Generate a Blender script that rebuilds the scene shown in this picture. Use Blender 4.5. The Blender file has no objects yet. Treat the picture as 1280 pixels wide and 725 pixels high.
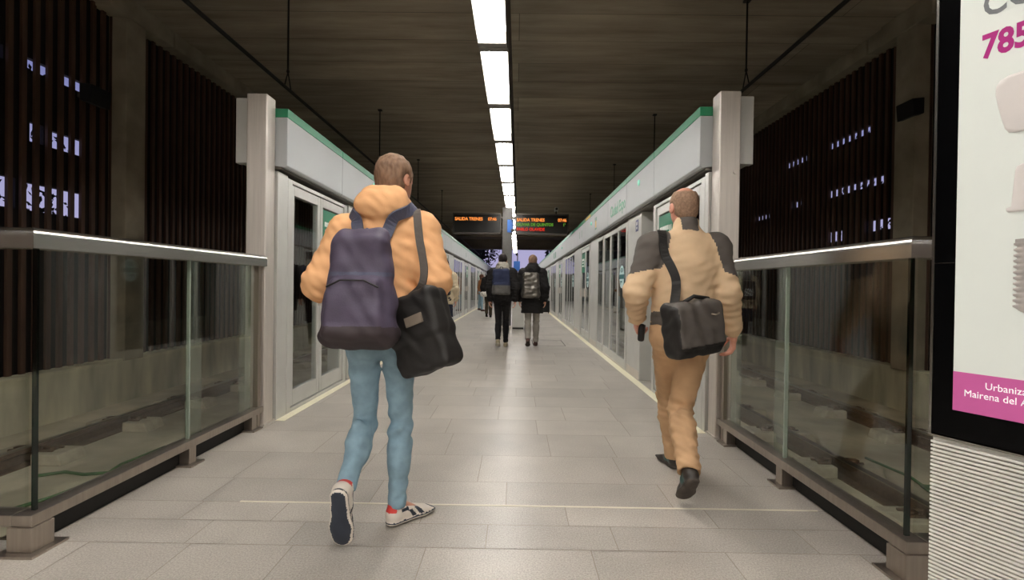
import bpy, bmesh, math, random
import numpy as np
from mathutils import Vector, Matrix
rnd = random.Random(7)
scene = bpy.context.scene
COL = scene.collection
V = lambda *a: np.array(a, float)

def lin(c):
    return tuple(((x / 255) / 12.92 if x / 255 <= .04045 else ((x / 255 + .055) / 1.055) ** 2.4) for x in c)

# ------------------------------------------------------------------ materials
def new_mat(name):
    m = bpy.data.materials.new(name); m.use_nodes = True
    nt = m.node_tree
    return m, nt, nt.nodes['Principled BSDF'], nt.nodes['Material Output']

def pm(name, rgb, rough=.6, metal=0., var=.12, scale=14., bump=0., bscale=None, stretch=(1, 1, 1), spec=.5, emit=None, estr=0., detail=4):
    """principled material whose base colour varies with noise"""
    m, nt, p, out = new_mat(name)
    c = lin(rgb)
    tc = nt.nodes.new('ShaderNodeTexCoord'); mp = nt.nodes.new('ShaderNodeMapping')
    mp.inputs['Scale'].default_value = stretch
    nt.links.new(tc.outputs['Object'], mp.inputs['Vector'])
    nz = nt.nodes.new('ShaderNodeTexNoise'); nz.inputs['Scale'].default_value = scale; nz.inputs['Detail'].default_value = detail
    nt.links.new(mp.outputs['Vector'], nz.inputs['Vector'])
    rp = nt.nodes.new('ShaderNodeValToRGB')
    rp.color_ramp.elements[0].position = .3; rp.color_ramp.elements[1].position = .7
    rp.color_ramp.elements[0].color = tuple(x * (1 - var) for x in c) + (1,)
    rp.color_ramp.elements[1].color = tuple(min(1, x * (1 + var)) for x in c) + (1,)
    nt.links.new(nz.outputs['Fac'], rp.inputs['Fac'])
    nt.links.new(rp.outputs['Color'], p.inputs['Base Color'])
    p.inputs['Roughness'].default_value = rough; p.inputs['Metallic'].default_value = metal
    p.inputs['Specular IOR Level'].default_value = spec
    if bump:
        n2 = nz
        if bscale:
            n2 = nt.nodes.new('ShaderNodeTexNoise'); n2.inputs['Scale'].default_value = bscale
            nt.links.new(mp.outputs['Vector'], n2.inputs['Vector'])
        b = nt.nodes.new('ShaderNodeBump'); b.inputs['Strength'].default_value = bump; b.inputs['Distance'].default_value = .01
        nt.links.new(n2.outputs['Fac'], b.inputs['Height']); nt.links.new(b.outputs['Normal'], p.inputs['Normal'])
    if emit:
        p.inputs['Emission Color'].default_value = lin(emit) + (1,); p.inputs['Emission Strength'].default_value = estr
    return m

def emis(name, rgb, strength):
    m, nt, p, out = new_mat(name)
    e = nt.nodes.new('ShaderNodeEmission'); e.inputs['Color'].default_value = lin(rgb) + (1,); e.inputs['Strength'].default_value = strength
    nt.links.new(e.outputs['Emission'], out.inputs['Surface'])
    return m

def glass_mat(name, tint, f0=.05, rough=0.):
    m, nt, p, out = new_mat(name)
    g = nt.nodes.new('ShaderNodeNewGeometry')
    d = nt.nodes.new('ShaderNodeVectorMath'); d.operation = 'DOT_PRODUCT'
    nt.links.new(g.outputs['Normal'], d.inputs[0]); nt.links.new(g.outputs['Incoming'], d.inputs[1])
    def mth(op, a, b=None):
        n = nt.nodes.new('ShaderNodeMath'); n.operation = op
        for i, x in enumerate((a, b)):
            if x is None: continue
            if isinstance(x, (int, float)): n.inputs[i].default_value = x
            else: nt.links.new(x, n.inputs[i])
        return n.outputs[0]
    c = mth('ABSOLUTE', d.outputs['Value'])
    k = mth('POWER', mth('SUBTRACT', 1., c), 5.)
    fr = mth('ADD', mth('MULTIPLY', k, 1 - f0), f0)
    tr = nt.nodes.new('ShaderNodeBsdfTransparent'); tr.inputs['Color'].default_value = tint + (1,)
    gl = nt.nodes.new('ShaderNodeBsdfGlossy'); gl.inputs['Roughness'].default_value = rough
    mx = nt.nodes.new('ShaderNodeMixShader')
    nt.links.new(fr, mx.inputs[0]); nt.links.new(tr.outputs[0], mx.inputs[1]); nt.links.new(gl.outputs[0], mx.inputs[2])
    nt.links.new(mx.outputs[0], out.inputs['Surface'])
    return m

def granite():
    m, nt, p, out = new_mat('granite_tile')
    at = nt.nodes.new('ShaderNodeAttribute'); at.attribute_name = 'tone'
    tc = nt.nodes.new('ShaderNodeTexCoord')
    n1 = nt.nodes.new('ShaderNodeTexNoise'); n1.inputs['Scale'].default_value = 130; n1.inputs['Detail'].default_value = 5; n1.inputs['Roughness'].default_value = .8
    n2 = nt.nodes.new('ShaderNodeTexNoise'); n2.inputs['Scale'].default_value = 2.2; n2.inputs['Detail'].default_value = 5
    for n in (n1, n2): nt.links.new(tc.outputs['Object'], n.inputs['Vector'])
    r1 = nt.nodes.new('ShaderNodeValToRGB'); e = r1.color_ramp.elements
    e[0].position = .34; e[1].position = .66; e[0].color = lin((146, 138, 129)) + (1,); e[1].color = lin((206, 199, 190)) + (1,)
    nt.links.new(n1.outputs['Fac'], r1.inputs['Fac'])
    r2 = nt.nodes.new('ShaderNodeMapRange'); r2.inputs['From Min'].default_value = .3; r2.inputs['From Max'].default_value = .7
    r2.inputs['To Min'].default_value = .84; r2.inputs['To Max'].default_value = 1.08
    nt.links.new(n2.outputs['Fac'], r2.inputs['Value'])
    mu = nt.nodes.new('ShaderNodeMath'); mu.operation = 'MULTIPLY'
    nt.links.new(r2.outputs[0], mu.inputs[0]); nt.links.new(at.outputs['Fac'], mu.inputs[1])
    mx = nt.nodes.new('ShaderNodeVectorMath'); mx.operation = 'SCALE'
    nt.links.new(r1.outputs['Color'], mx.inputs[0]); nt.links.new(mu.outputs[0], mx.inputs['Scale'])
    nt.links.new(mx.outputs[0], p.inputs['Base Color'])
    rr = nt.nodes.new('ShaderNodeMapRange'); rr.inputs['To Min'].default_value = .28; rr.inputs['To Max'].default_value = .42
    nt.links.new(n2.outputs['Fac'], rr.inputs['Value']); nt.links.new(rr.outputs[0], p.inputs['Roughness'])
    p.inputs['Specular IOR Level'].default_value = .5
    return m

def boarded(name, lo, hi, axis_scale):
    """board-marked concrete: tonal bands per board, thin joints, fine streaks along the board"""
    m, nt, p, out = new_mat(name)
    tc = nt.nodes.new('ShaderNodeTexCoord'); mp = nt.nodes.new('ShaderNodeMapping'); mp.inputs['Scale'].default_value = axis_scale
    nt.links.new(tc.outputs['Object'], mp.inputs['Vector'])
    n1 = nt.nodes.new('ShaderNodeTexNoise'); n1.inputs['Scale'].default_value = 1.; n1.inputs['Detail'].default_value = 7; n1.inputs['Roughness'].default_value = .62
    nt.links.new(mp.outputs['Vector'], n1.inputs['Vector'])
    br = nt.nodes.new('ShaderNodeTexBrick'); br.inputs['Scale'].default_value = 1.
    br.inputs['Brick Width'].default_value = 9.; br.inputs['Row Height'].default_value = .8; br.inputs['Mortar Size'].default_value = .007
    br.inputs['Color1'].default_value = (.78, .78, .78, 1); br.inputs['Color2'].default_value = (1.12, 1.12, 1.12, 1); br.inputs['Mortar'].default_value = (.45, .45, .45, 1)
    nt.links.new(tc.outputs['Object'], br.inputs['Vector'])
    rp = nt.nodes.new('ShaderNodeValToRGB'); e = rp.color_ramp.elements
    e[0].position = .3; e[1].position = .72; e[0].color = lin(lo) + (1,); e[1].color = lin(hi) + (1,)
    nt.links.new(n1.outputs['Fac'], rp.inputs['Fac'])
    mx = nt.nodes.new('ShaderNodeMix'); mx.data_type = 'RGBA'; mx.blend_type = 'MULTIPLY'; mx.inputs[0].default_value = 1.
    nt.links.new(rp.outputs['Color'], mx.inputs[6]); nt.links.new(br.outputs['Color'], mx.inputs[7])
    nt.links.new(mx.outputs[2], p.inputs['Base Color'])
    p.inputs['Roughness'].default_value = .85
    b = nt.nodes.new('ShaderNodeBump'); b.inputs['Strength'].default_value = .35; b.inputs['Distance'].default_value = .02
    nt.links.new(n1.outputs['Fac'], b.inputs['Height']); nt.links.new(b.outputs['Normal'], p.inputs['Normal'])
    return m

M = {}
M['granite'] = granite()
M['joint'] = pm('tile_joint', (156, 147, 136), .9)
M['inlay'] = pm('cream_inlay', (225, 218, 200), .6, var=.04)
M['warn'] = pm('cream_edge_strip', (238, 232, 205), .55, var=.05, scale=30)
M['ceil'] = boarded('board_marked_concrete', (138, 126, 109), (188, 175, 155), (.5, 3.2, 1.))
M['concrete'] = pm('raw_concrete', (150, 140, 122), .88, var=.25, scale=2.5, bump=.25, bscale=30, detail=8)
M['wallconc'] = pm('stained_concrete', (208, 202, 176), .88, var=.35, scale=1.6, bump=.2, bscale=25, stretch=(2, 2, .5), detail=8)
M['bed'] = pm('track_bed_concrete', (186, 176, 154), .9, var=.4, scale=1.3, bump=.3, bscale=22, detail=9)
M['slat'] = pm('brown_slats', (78, 54, 41), .65, var=.25, scale=6, stretch=(1, 1, .3))
M['backing'] = pm('dark_brown_board', (20, 14, 11), .8, var=.2)
M['steel'] = pm('brushed_stainless', (206, 198, 190), .42, .55, var=.07, scale=60, stretch=(1, 1, .04))
M['steelleg'] = pm('brushed_leg_steel', (168, 158, 148), .34, .92, var=.08, scale=60, stretch=(1, 1, .05))
M['steelrail'] = pm('brushed_handrail_steel', (186, 183, 178), .27, 1., var=.07, scale=40, stretch=(1, .05, 1))
M['alu'] = pm('satin_aluminium', (196, 195, 190), .38, .25, var=.04, scale=5)
M['fascia'] = pm('white_enamel_panel', (176, 179, 180), .5, 0., var=.025, spec=.3, scale=2)
M['green'] = pm('green_enamel', (30, 128, 88), .35, var=.06, scale=3)
M['greensign'] = pm('green_sign_film', (8, 110, 78), .45, var=.05)
M['darkgap'] = pm('dark_matt', (26, 24, 22), .7)
M['headmetal'] = pm('grey_header_metal', (120, 116, 108), .4, .6, var=.06)
M['glass'] = glass_mat('barrier_glass', (.945, .965, .945), .055)
M['edgeglass'] = glass_mat('glass_edge_green', (.10, .22, .18), .08, .05)
M['finglass'] = glass_mat('glass_fin', (.80, .86, .80), .2)
M['midedge'] = pm('pale_green_glass_edge', (142, 152, 140), .2, var=.05)
M['columngrey'] = pm('grey_painted_column', (92, 90, 88), .6, .2, var=.1)
M['doorglass'] = glass_mat('door_glass', (.87, .90, .89), .065)
M['bezel'] = pm('black_bezel_glass', (6, 6, 7), .2, var=.1, spec=.12)
M['black'] = pm('black_plastic', (14, 14, 15), .35, var=.2)
M['matblack'] = pm('matt_black', (13, 12, 12), .8, var=.2)
M['lampbody'] = pm('lamp_housing_grey', (120, 116, 110), .5, .2)
M['refl'] = pm('lamp_reflector_white', (225, 223, 215), .5, var=.02)
M['tube'] = emis('fluorescent_tube', (255, 251, 245), 1.)
M['tray'] = pm('tray_grey_metal', (72, 66, 60), .6, .3)
M['wire'] = pm('dark_cable', (20, 18, 16), .6)
M['rust'] = pm('rusty_rail_steel', (96, 76, 58), .55, .5, var=.3, scale=25)
M['railtop'] = pm('worn_rail_head', (150, 138, 122), .3, .9, var=.1)
M['sleeper'] = pm('sleeper_block', (176, 166, 146), .85, var=.15, scale=14)
M['cablegreen'] = pm('green_hose', (70, 104, 62), .5)
M['white'] = pm('white_print', (235, 236, 232), .6, var=.02)
M['bluesign'] = pm('blue_sign', (36, 96, 176), .4, var=.04)
M['navysign'] = pm('navy_sticker', (24, 34, 98), .4)
M['yellow'] = pm('yellow_print', (222, 178, 60), .5)
M['teal'] = pm('teal_lens', (150, 220, 200), .2, emit=(120, 220, 190), estr=.35)
M['sticker'] = pm('pale_teal_sticker', (190, 214, 214), .5, var=.03)
M['stickerband'] = pm('teal_sticker_band', (22, 90, 92), .5)
M['ledo'] = emis('orange_leds', (255, 150, 70), 1.15)
M['ledg'] = emis('green_leds', (130, 205, 70), .5)
M['ledr'] = emis('red_leds', (255, 60, 40), .75)
M['dispface'] = pm('display_black_glass', (22, 20, 19), .25, var=.1)
M['leaf'] = pm('night_leaves', (24, 26, 20), .8, var=.4, scale=5)
M['bark'] = pm('dark_bark', (36, 30, 26), .9)
M['hemlock'] = pm('dark_wall_outside', (22, 20, 22), .9)

# ------------------------------------------------------------------ mesh builder
class MB:
    def __init__(s): s.v = []; s.f = []; s.m = []
    def _add(s, vs, fs, mi=0):
        b = len(s.v); s.v += [tuple(map(float, x)) for x in vs]
        s.f += [tuple(b + i for i in f) for f in fs]; s.m += [mi] * len(fs); return s
    def box(s, lo, hi, mi=0):
        x0, y0, z0 = lo; x1, y1, z1 = hi
        if x0 > x1: x0, x1 = x1, x0
        if y0 > y1: y0, y1 = y1, y0
        if z0 > z1: z0, z1 = z1, z0
        return s._add([(x0, y0, z0), (x1, y0, z0), (x1, y1, z0), (x0, y1, z0), (x0, y0, z1), (x1, y0, z1), (x1, y1, z1), (x0, y1, z1)],
                      [(0, 3, 2, 1), (4, 5, 6, 7), (0, 1, 5, 4), (1, 2, 6, 5), (2, 3, 7, 6), (3, 0, 4, 7)], mi)
    def obox(s, c, ax, half, mi=0):
        c = np.array(c, float); A = [np.array(a, float) * h for a, h in zip(ax, half)]
        P = [c + sx * A[0] + sy * A[1] + sz * A[2] for sz in (-1, 1) for sx, sy in ((-1, -1), (1, -1), (1, 1), (-1, 1))]
        return s._add(P, [(0, 3, 2, 1), (4, 5, 6, 7), (0, 1, 5, 4), (1, 2, 6, 5), (2, 3, 7, 6), (3, 0, 4, 7)], mi)
    def tube(s, pts, r, n=10, mi=0, cap=True):
        P = [np.array(p, float) for p in pts]; rs = r if isinstance(r, (list, tuple)) else [r] * len(P)
        base = len(s.v); up = np.array((0, 0, 1.))
        for i, p in enumerate(P):
            t = P[min(i + 1, len(P) - 1)] - P[max(i - 1, 0)]; t /= np.linalg.norm(t) + 1e-9
            a = np.cross(t, up)
            if np.linalg.norm(a) < .05: a = np.cross(t, (1., 0, 0))
            a /= np.linalg.norm(a); b = np.cross(a, t)
            s.v += [tuple(p + rs[i] * (math.cos(2 * math.pi * k / n) * a + math.sin(2 * math.pi * k / n) * b)) for k in range(n)]
        for i in range(len(P) - 1):
            for k in range(n):
                q = base + i * n; k2 = (k + 1) % n
                s.f.append((q + k, q + n + k, q + n + k2, q + k2)); s.m.append(mi)
        if cap:
            s.f.append(tuple(base + k for k in range(n))); s.m.append(mi)
            q = base + (len(P) - 1) * n; s.f.append(tuple(q + k for k in reversed(range(n)))); s.m.append(mi)
        return s
    def prism(s, poly, o, a, b, d, mi=0):
        """polygon (list of 2D) in plane o + x*a + y*b, extruded by vector d"""
        o, a, b, d = (np.array(x, float) for x in (o, a, b, d)); n = len(poly)
        P = [o + x * a + y * b for x, y in poly]; P += [p + d for p in P]
        fs = [tuple(reversed(range(n))), tuple(range(n, 2 * n))] + [(i, (i + 1) % n, n + (i + 1) % n, n + i) for i in range(n)]
        return s._add(P, fs, mi)
    def ribbon(s, pts, nrm, w, t, mi=0):
        """flat strap of width w and thickness t along pts, nrm = outward normals"""
        P = [np.array(p, float) for p in pts]; base = len(s.v)
        for i, p in enumerate(P):
            tg = P[min(i + 1, len(P) - 1)] - P[max(i - 1, 0)]; tg /= np.linalg.norm(tg) + 1e-9
            n = np.array(nrm[i], float); n -= tg * (n @ tg); n /= np.linalg.norm(n) + 1e-9; b = np.cross(tg, n)
            for sx, sy in ((-1, -1), (1, -1), (1, 1), (-1, 1)): s.v.append(tuple(p + b * w / 2 * sx + n * t / 2 * sy))
        for i in range(len(P) - 1):
            for k in range(4):
                q = base + 4 * i; k2 = (k + 1) % 4
                s.f.append((q + k, q + k2, q + 4 + k2, q + 4 + k)); s.m.append(mi)
        q = base + 4 * (len(P) - 1)
        s.f += [(base + 3, base + 2, base + 1, base), (q, q + 1, q + 2, q + 3)]; s.m += [mi, mi]
        return s
    def ell(s, c, r, n=12, mi=0):
        base = len(s.v); c = np.array(c, float)
        for i in range(n + 1):
            th = math.pi * i / n
            for k in range(2 * n):
                ph = math.pi * k / n
                s.v.append(tuple(c + np.array(r) * np.array((math.sin(th) * math.cos(ph), math.sin(th) * math.sin(ph), math.cos(th)))))
        for i in range(n):
            for k in range(2 * n):
                k2 = (k + 1) % (2 * n); a = base + i * 2 * n; b = a + 2 * n
                s.f.append((a + k, b + k, b + k2, a + k2)); s.m.append(mi)
        return s

def link(name, me, parent=None):
    o = bpy.data.objects.new(name, me); COL.objects.link(o)
    if parent is not None: o.parent = parent
    return o

def build(name, mb, mats, parent=None, off=(0, 0, 0), smooth=False, bevel=0.):
    if not isinstance(mats, (list, tuple)): mats = [mats]
    me = bpy.data.meshes.new(name)
    off = np.array(off, float)
    me.from_pydata([tuple(np.array(v) - off) for v in mb.v], [], mb.f)
    for m in mats: me.materials.append(m)
    me.polygons.foreach_set('material_index', mb.m)
    if smooth: me.polygons.foreach_set('use_smooth', [True] * len(me.polygons))
    bm = bmesh.new(); bm.from_mesh(me); bmesh.ops.recalc_face_normals(bm, faces=bm.faces); bm.to_mesh(me); bm.free()
    me.update()
    o = link(name, me, parent)
    if bevel:
        b = o.modifiers.new('bevel', 'BEVEL'); b.width = bevel; b.segments = 2; b.limit_method = 'ANGLE'; b.angle_limit = math.radians(40)
    return o

def tag(o, label, cat, group=None, kind=None):
    o['label'] = label; o['category'] = cat
    if group: o['group'] = group
    if kind: o['kind'] = kind
    return o

def struct(name, mb, mats, label=None, cat=None, off=(0, 0, 0), bevel=0., smooth=False):
    o = build(name, mb, mats, None, off, smooth, bevel); o.location = off; o['kind'] = 'structure'
    if label: o['label'] = label
    if cat: o['category'] = cat
    return o

class Thing:
    def __init__(s, name, loc, label, cat, group=None):
        s.o = bpy.data.objects.new(name, None); COL.objects.link(s.o); s.loc = np.array(loc, float)
        s.o.location = loc; s.o.empty_display_size = .1
        tag(s.o, label, cat, group)
    def part(s, name, mb, mats, parent=None, smooth=False, bevel=0., label=None):
        o = build(name, mb, mats, parent or s.o, s.loc, smooth, bevel)
        if label: o['label'] = label
        return o

def one(name, mb, mats, loc, label, cat, group=None, smooth=False, bevel=0.):
    o = build(name, mb, mats, None, loc, smooth, bevel); o.location = loc
    return tag(o, label, cat, group)

def copy_tree(o, loc=None, label=None, parent=None):
    c = o.copy(); COL.objects.link(c)
    if parent is not None: c.parent = parent
    if loc is not None: c.location = loc
    if label: c['label'] = label
    for ch in list(o.children): copy_tree(ch, parent=c)
    return c

def text_obj(name, body, size, origin, xdir, ydir, mat, parent, off, bold=0., depth=.001, align='LEFT', sx=1.):
    cu = bpy.data.curves.new(name, 'FONT'); cu.body = body; cu.size = size; cu.offset = bold; cu.extrude = depth; cu.align_x = align
    cu.resolution_u = 3
    t = bpy.data.objects.new(name, cu); COL.objects.link(t)
    dg = bpy.context.evaluated_depsgraph_get(); dg.update()
    me = bpy.data.meshes.new_from_object(t.evaluated_get(dg))
    bpy.data.objects.remove(t); bpy.data.curves.remove(cu)
    x = Vector(xdir).normalized(); y = Vector(ydir).normalized(); z = x.cross(y)
    mt = Matrix((x * sx, y, z)).transposed().to_4x4(); mt.translation = Vector(origin) - Vector(off)
    me.transform(mt); me.materials.clear(); me.materials.append(mat); me.name = name
    return link(name, me, parent)

ORD = ['', 'first', 'second', 'third', 'fourth', 'fifth', 'sixth', 'seventh', 'eighth', 'ninth', 'tenth', 'eleventh', 'twelfth', 'thirteenth', 'fourteenth',
       'fifteenth', 'sixteenth', 'seventeenth', 'eighteenth', 'nineteenth', 'twentieth', 'twenty-first', 'twenty-second', 'twenty-third', 'twenty-fourth', 'twenty-fifth', 'twenty-sixth', 'twenty-seventh', 'twenty-eighth']

# ------------------------------------------------------------------ camera, world, view
cam_d = bpy.data.cameras.new('camera'); cam = bpy.data.objects.new('camera', cam_d); COL.objects.link(cam)
cam_d.sensor_width = 36; cam_d.lens = 18; cam_d.clip_start = .05; cam_d.clip_end = 400
yaw, pit, rol = -.0074, .0076, .0135
def Rm(yaw, pit, rol):
    cy, sy, cp, sp, cr, sr = math.cos(yaw), math.sin(yaw), math.cos(pit), math.sin(pit), math.cos(rol), math.sin(rol)
    Ry = np.array([[cy, -sy, 0], [sy, cy, 0], [0, 0, 1]]); A = np.array([[1, 0, 0], [0, 0, -1], [0, 1, 0]]) @ Ry
    return np.array([[cr, -sr, 0], [sr, cr, 0], [0, 0, 1]]) @ np.array([[1, 0, 0], [0, cp, -sp], [0, sp, cp]]) @ A
R3 = Rm(yaw, pit, rol)
mw = Matrix(np.column_stack([R3[0], -R3[1], -R3[2]]).tolist()).to_4x4(); mw.translation = (0, 0, 1.18)
cam.matrix_world = mw
scene.camera = cam

w = bpy.data.worlds.new('dusk_sky'); scene.world = w; w.use_nodes = True
nt = w.node_tree; bg = nt.nodes['Background']
tc = nt.nodes.new('ShaderNodeTexCoord'); sp_ = nt.nodes.new('ShaderNodeSeparateXYZ'); nt.links.new(tc.outputs['Generated'], sp_.inputs[0])
rp = nt.nodes.new('ShaderNodeValToRGB'); e = rp.color_ramp.elements
e[0].position = .0; e[0].color = lin((178, 170, 206)) + (1,); e[1].position = .33; e[1].color = lin((112, 118, 172)) + (1,)
e.new(.12).color = lin((166, 164, 204)) + (1,)
nt.links.new(sp_.outputs['Z'], rp.inputs['Fac']); nt.links.new(rp.outputs['Color'], bg.inputs['Color'])
bg.inputs['Strength'].default_value = 1.
vs = scene.view_settings; vs.view_transform = 'Standard'; vs.look = 'None'; vs.gamma = 1; vs.use_curve_mapping = False; vs.exposure = 0.
scene.cycles.use_denoising = True
scene.cycles.max_bounces = 10; scene.cycles.transparent_max_bounces = 24; scene.cycles.diffuse_bounces = 4; scene.cycles.glossy_bounces = 5
scene.cycles.sample_clamp_indirect = 6.

# ------------------------------------------------------------------ setting
YE = 42.; XW = 5.3; YB = -7.
PL, PR = -2.05, 1.57           # platform door lines (platform side)
EL, ER = -2.22, 1.76           # platform edges
TONE = []
def floor():
    mb = MB(); tone = []
    rows = [2.29 - .46 * k for k in range(20, 0, -1)] + [2.29, 2.52, 2.735, 3.07, 3.55, 4.07, 4.51]
    y = 4.51
    while y < YE: y += rnd.choice((.44, .46, .5, .46)); rows.append(min(y, YE))
    g = .0022
    def tile(x0, x1, y0, y1):
        if x1 - x0 < .02: return
        mb._add([(x0 + g, y0 + g, 0), (x1 - g, y0 + g, 0), (x1 - g, y1 - g, 0), (x0 + g, y1 - g, 0)], [(0, 1, 2, 3)], 0); tone.append(rnd.uniform(.9, 1.06))
    for y0, y1 in zip(rows[:-1], rows[1:]):
        wide = y1 < 2.34
        a, b = (-XW, XW) if wide else (EL, ER)
        if y0 < YB: continue
        xs = [a]; x = a - rnd.uniform(0, .5)
        while x < b:
            x += rnd.choice((.46, .6, .74, .9))
            if a < x < b - .1: xs.append(x)
        xs.append(b)
        rt = rnd.uniform(.95, 1.04)
        for x0, x1 in zip(xs[:-1], xs[1:]):
            tile(x0, x1, y0, y1); tone[-1] *= rt
    # slab below the joints and its edges
    nt_ = len(mb.f)
    mb.box((EL, 2.30, -.46), (ER, YE, -.004), 1); mb.box((-XW, YB, -.46), (XW, 2.30, -.004), 1)
    o = struct('floor', mb, [M['granite'], M['joint']], 'beige granite tiled platform floor with thin dark joints', 'floor')
    at = o.data.attributes.new('tone', 'FLOAT', 'FACE')
    vals = tone + [1.] * (len(o.data.polygons) - len(tone)); at.data.foreach_set('value', vals)
floor()
struct('trim_1', MB().box((-1.47, 2.735, -.001), (ER - .13, 2.748, .0015)), M['inlay'], 'thin cream inlay line across the tiled floor', 'floor line')
struct('trim_2', MB().box((PL + .005, 4.36, -.001), (PL + .085, YE, .003)), M['warn'], 'cream edge strip on the floor before the left screen doors', 'floor strip')
struct('trim_3', MB().box((PR - .10, 4.18, -.001), (PR - .005, YE, .003)), M['warn'], 'cream edge strip on the floor before the right screen doors', 'floor strip')
# access hatch outline in the floor ahead
hb = MB()
for lo, hi in (((.36, 10.2, -.001), (.372, 11.3, .002)), ((1.0, 10.2, -.001), (1.012, 11.3, .002)), ((.372, 10.2, -.001), (1.0, 10.212, .002)), ((.372, 11.288, -.001), (1.0, 11.3, .002))): hb.box(lo, hi)
struct('trim_4', hb, M['darkgap'], 'thin dark outline of a hatch in the floor', 'floor hatch')

struct('ceiling', MB().box((-XW - .5, YB, 5.0), (XW + .5, YE, 5.35)), M['ceil'], 'dark brown board-marked concrete ceiling', 'ceiling')
struct('wall_far', MB().box((-XW - .5, YE, 4.2), (XW + .5, YE + .7, 5.35)).box((-XW - .5, YE - 7, 4.55), (XW + .5, YE - 6.5, 5.)), M['ceil'], 'deep concrete beam over the far hall opening', 'beam')
struct('wall_back', MB().box((-XW - .5, YB - .2, -.46), (XW + .5, YB, 5.35)), pm('pale_hall_wall', (212, 206, 196), .7))

for side, s in (('left', -1), ('right', 1)):
    # concrete base wall, edge beam, slats and boards between pillars
    struct('wall_%s_base' % side, MB().box((s * XW, 2.3, -.6), (s * (XW + .35), YE, .1)).box((s * (XW + .0), YB, -.46), (s * (XW + .35), 2.3, .1)).box((s * (XW - .02), YB, .1), (s * (XW + .37), YE, .13)), M['wallconc'],
           'low stained concrete wall beyond the %s track' % side, 'wall')
    bm_ = MB(); 
    y = YB
    while y < YE - 1:
        y2 = min(y + 7.42, YE); bm_.box((s * (XW - .02), y + .02, 4.76), (s * (XW + .45), y2 - .02, 5.02)); y = y2
    struct('trim_%d' % (5 if s < 0 else 6), bm_, M['concrete'], 'concrete edge beam under the ceiling on the %s' % side, 'beam', bevel=.01)
    sm = MB(); y = YB + .05
    while y < YE:
        sm.box((s * (XW + .155), y, .12), (s * (XW + .19), y + .056, 4.77)); y += .155
    struct('wall_%s' % side, sm, M['slat'], 'dark brown vertical slat wall on the %s side' % side, 'wall')
HOLES = {-1: [(5.36, 5.44, 3.53, 3.68), (5.64, 6.0, 3.54, 3.67), (6.14, 6.47, 3.54, 3.67), (5.31, 5.40, 2.74, 2.93), (5.74, 5.91, 2.74, 2.96), (6.02, 6.49, 2.74, 2.94), (5.31, 5.58, 1.96, 2.29), (5.7, 6.48, 1.96, 2.27), (8.6, 9.1, 1.56, 1.63)],
         1: [(9.8, 10.55, 3.64, 3.76), (7.95, 9.12, 3.65, 3.77), (9.96, 10.3, 2.80, 2.92), (7.74, 9.12, 2.80, 2.93), (8.7, 9.1, 2.02, 2.20), (7.58, 8.08, 2.10, 2.27), (11.2, 11.9, 2.74, 2.84)]}
for side, s in (('left', -1), ('right', 1)):
    # boards behind the slats, built as strips around the openings
    bk = MB(); H = HOLES[s]
    ys = sorted({YB, YE} | {h[0] for h in H} | {h[1] for h in H}); zs = sorted({.12, 4.77} | {h[2] for h in H} | {h[3] for h in H})
    for y0, y1 in zip(ys[:-1], ys[1:]):
        z0 = None
        col = []
        for za, zb in zip(zs[:-1], zs[1:]):
            c = ((y0 + y1) / 2, (za + zb) / 2)
            op = any(h[0] < c[0] < h[1] and h[2] < c[1] < h[3] for h in H)
            if not op:
                if col and abs(col[-1][1] - za) < 1e-6: col[-1][1] = zb
                else: col.append([za, zb])
        for za, zb in col: bk.box((s * (XW + .2), y0, za), (s * (XW + .26), y1, zb))
    struct('wall_%s_boards' % side, bk, M['backing'], 'dark boarding behind the %s slats with gaps of dusk sky' % side, 'wall')
    # leaves seen through the gaps
    lv = MB()
    for h in H:
        for _ in range(int(16 + 420 * (h[1] - h[0]) * (h[3] - h[2]))):
            fy = rnd.random(); fz = rnd.random()
            if abs(fy - .5) < .42 and abs(fz - .5) < .3 and rnd.random() < .55: continue
            c = V(s * (XW + rnd.uniform(.34, .6)), h[0] + fy * (h[1] - h[0]), h[2] + fz * (h[3] - h[2]))
            a = rnd.uniform(0, 6.28); t = V(.3 * rnd.uniform(-1, 1), math.cos(a), math.sin(a)); t /= np.linalg.norm(t); b = np.cross(t, V(1, rnd.uniform(-.5, .5), rnd.uniform(-.5, .5)))
            l = rnd.uniform(.03, .06); wd = l * .45
            lv._add([c - t * l, c + b * wd, c + t * l, c - b * wd], [(0, 1, 2, 3)])
    o = build('foliage', lv, M['leaf']); tag(o, 'dark leaves seen through gaps in the %s slat wall' % side, 'foliage', kind='stuff')
# pillars
for side, s, lab in (('left', -1, 'left'), ('right', 1, 'right')):
    for i, y in enumerate((-.55, 6.85, 14.3, 21.7, 29.1, 36.5)):
        pl = MB().box((s * (XW - .04), y, .1), (s * (XW + .3), y + .36, 5.0)).box((s * (XW - .06), y - .28, 4.72), (s * (XW + .3), y + .64, 5.0))
        o = struct('pillar_%s' % side, pl, M['concrete'], None, None, bevel=.012)
        o['label'] = '%s concrete pillar of the %s slat wall counting from the camera' % (ORD[i + 1], lab); o['category'] = 'pillar'
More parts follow.
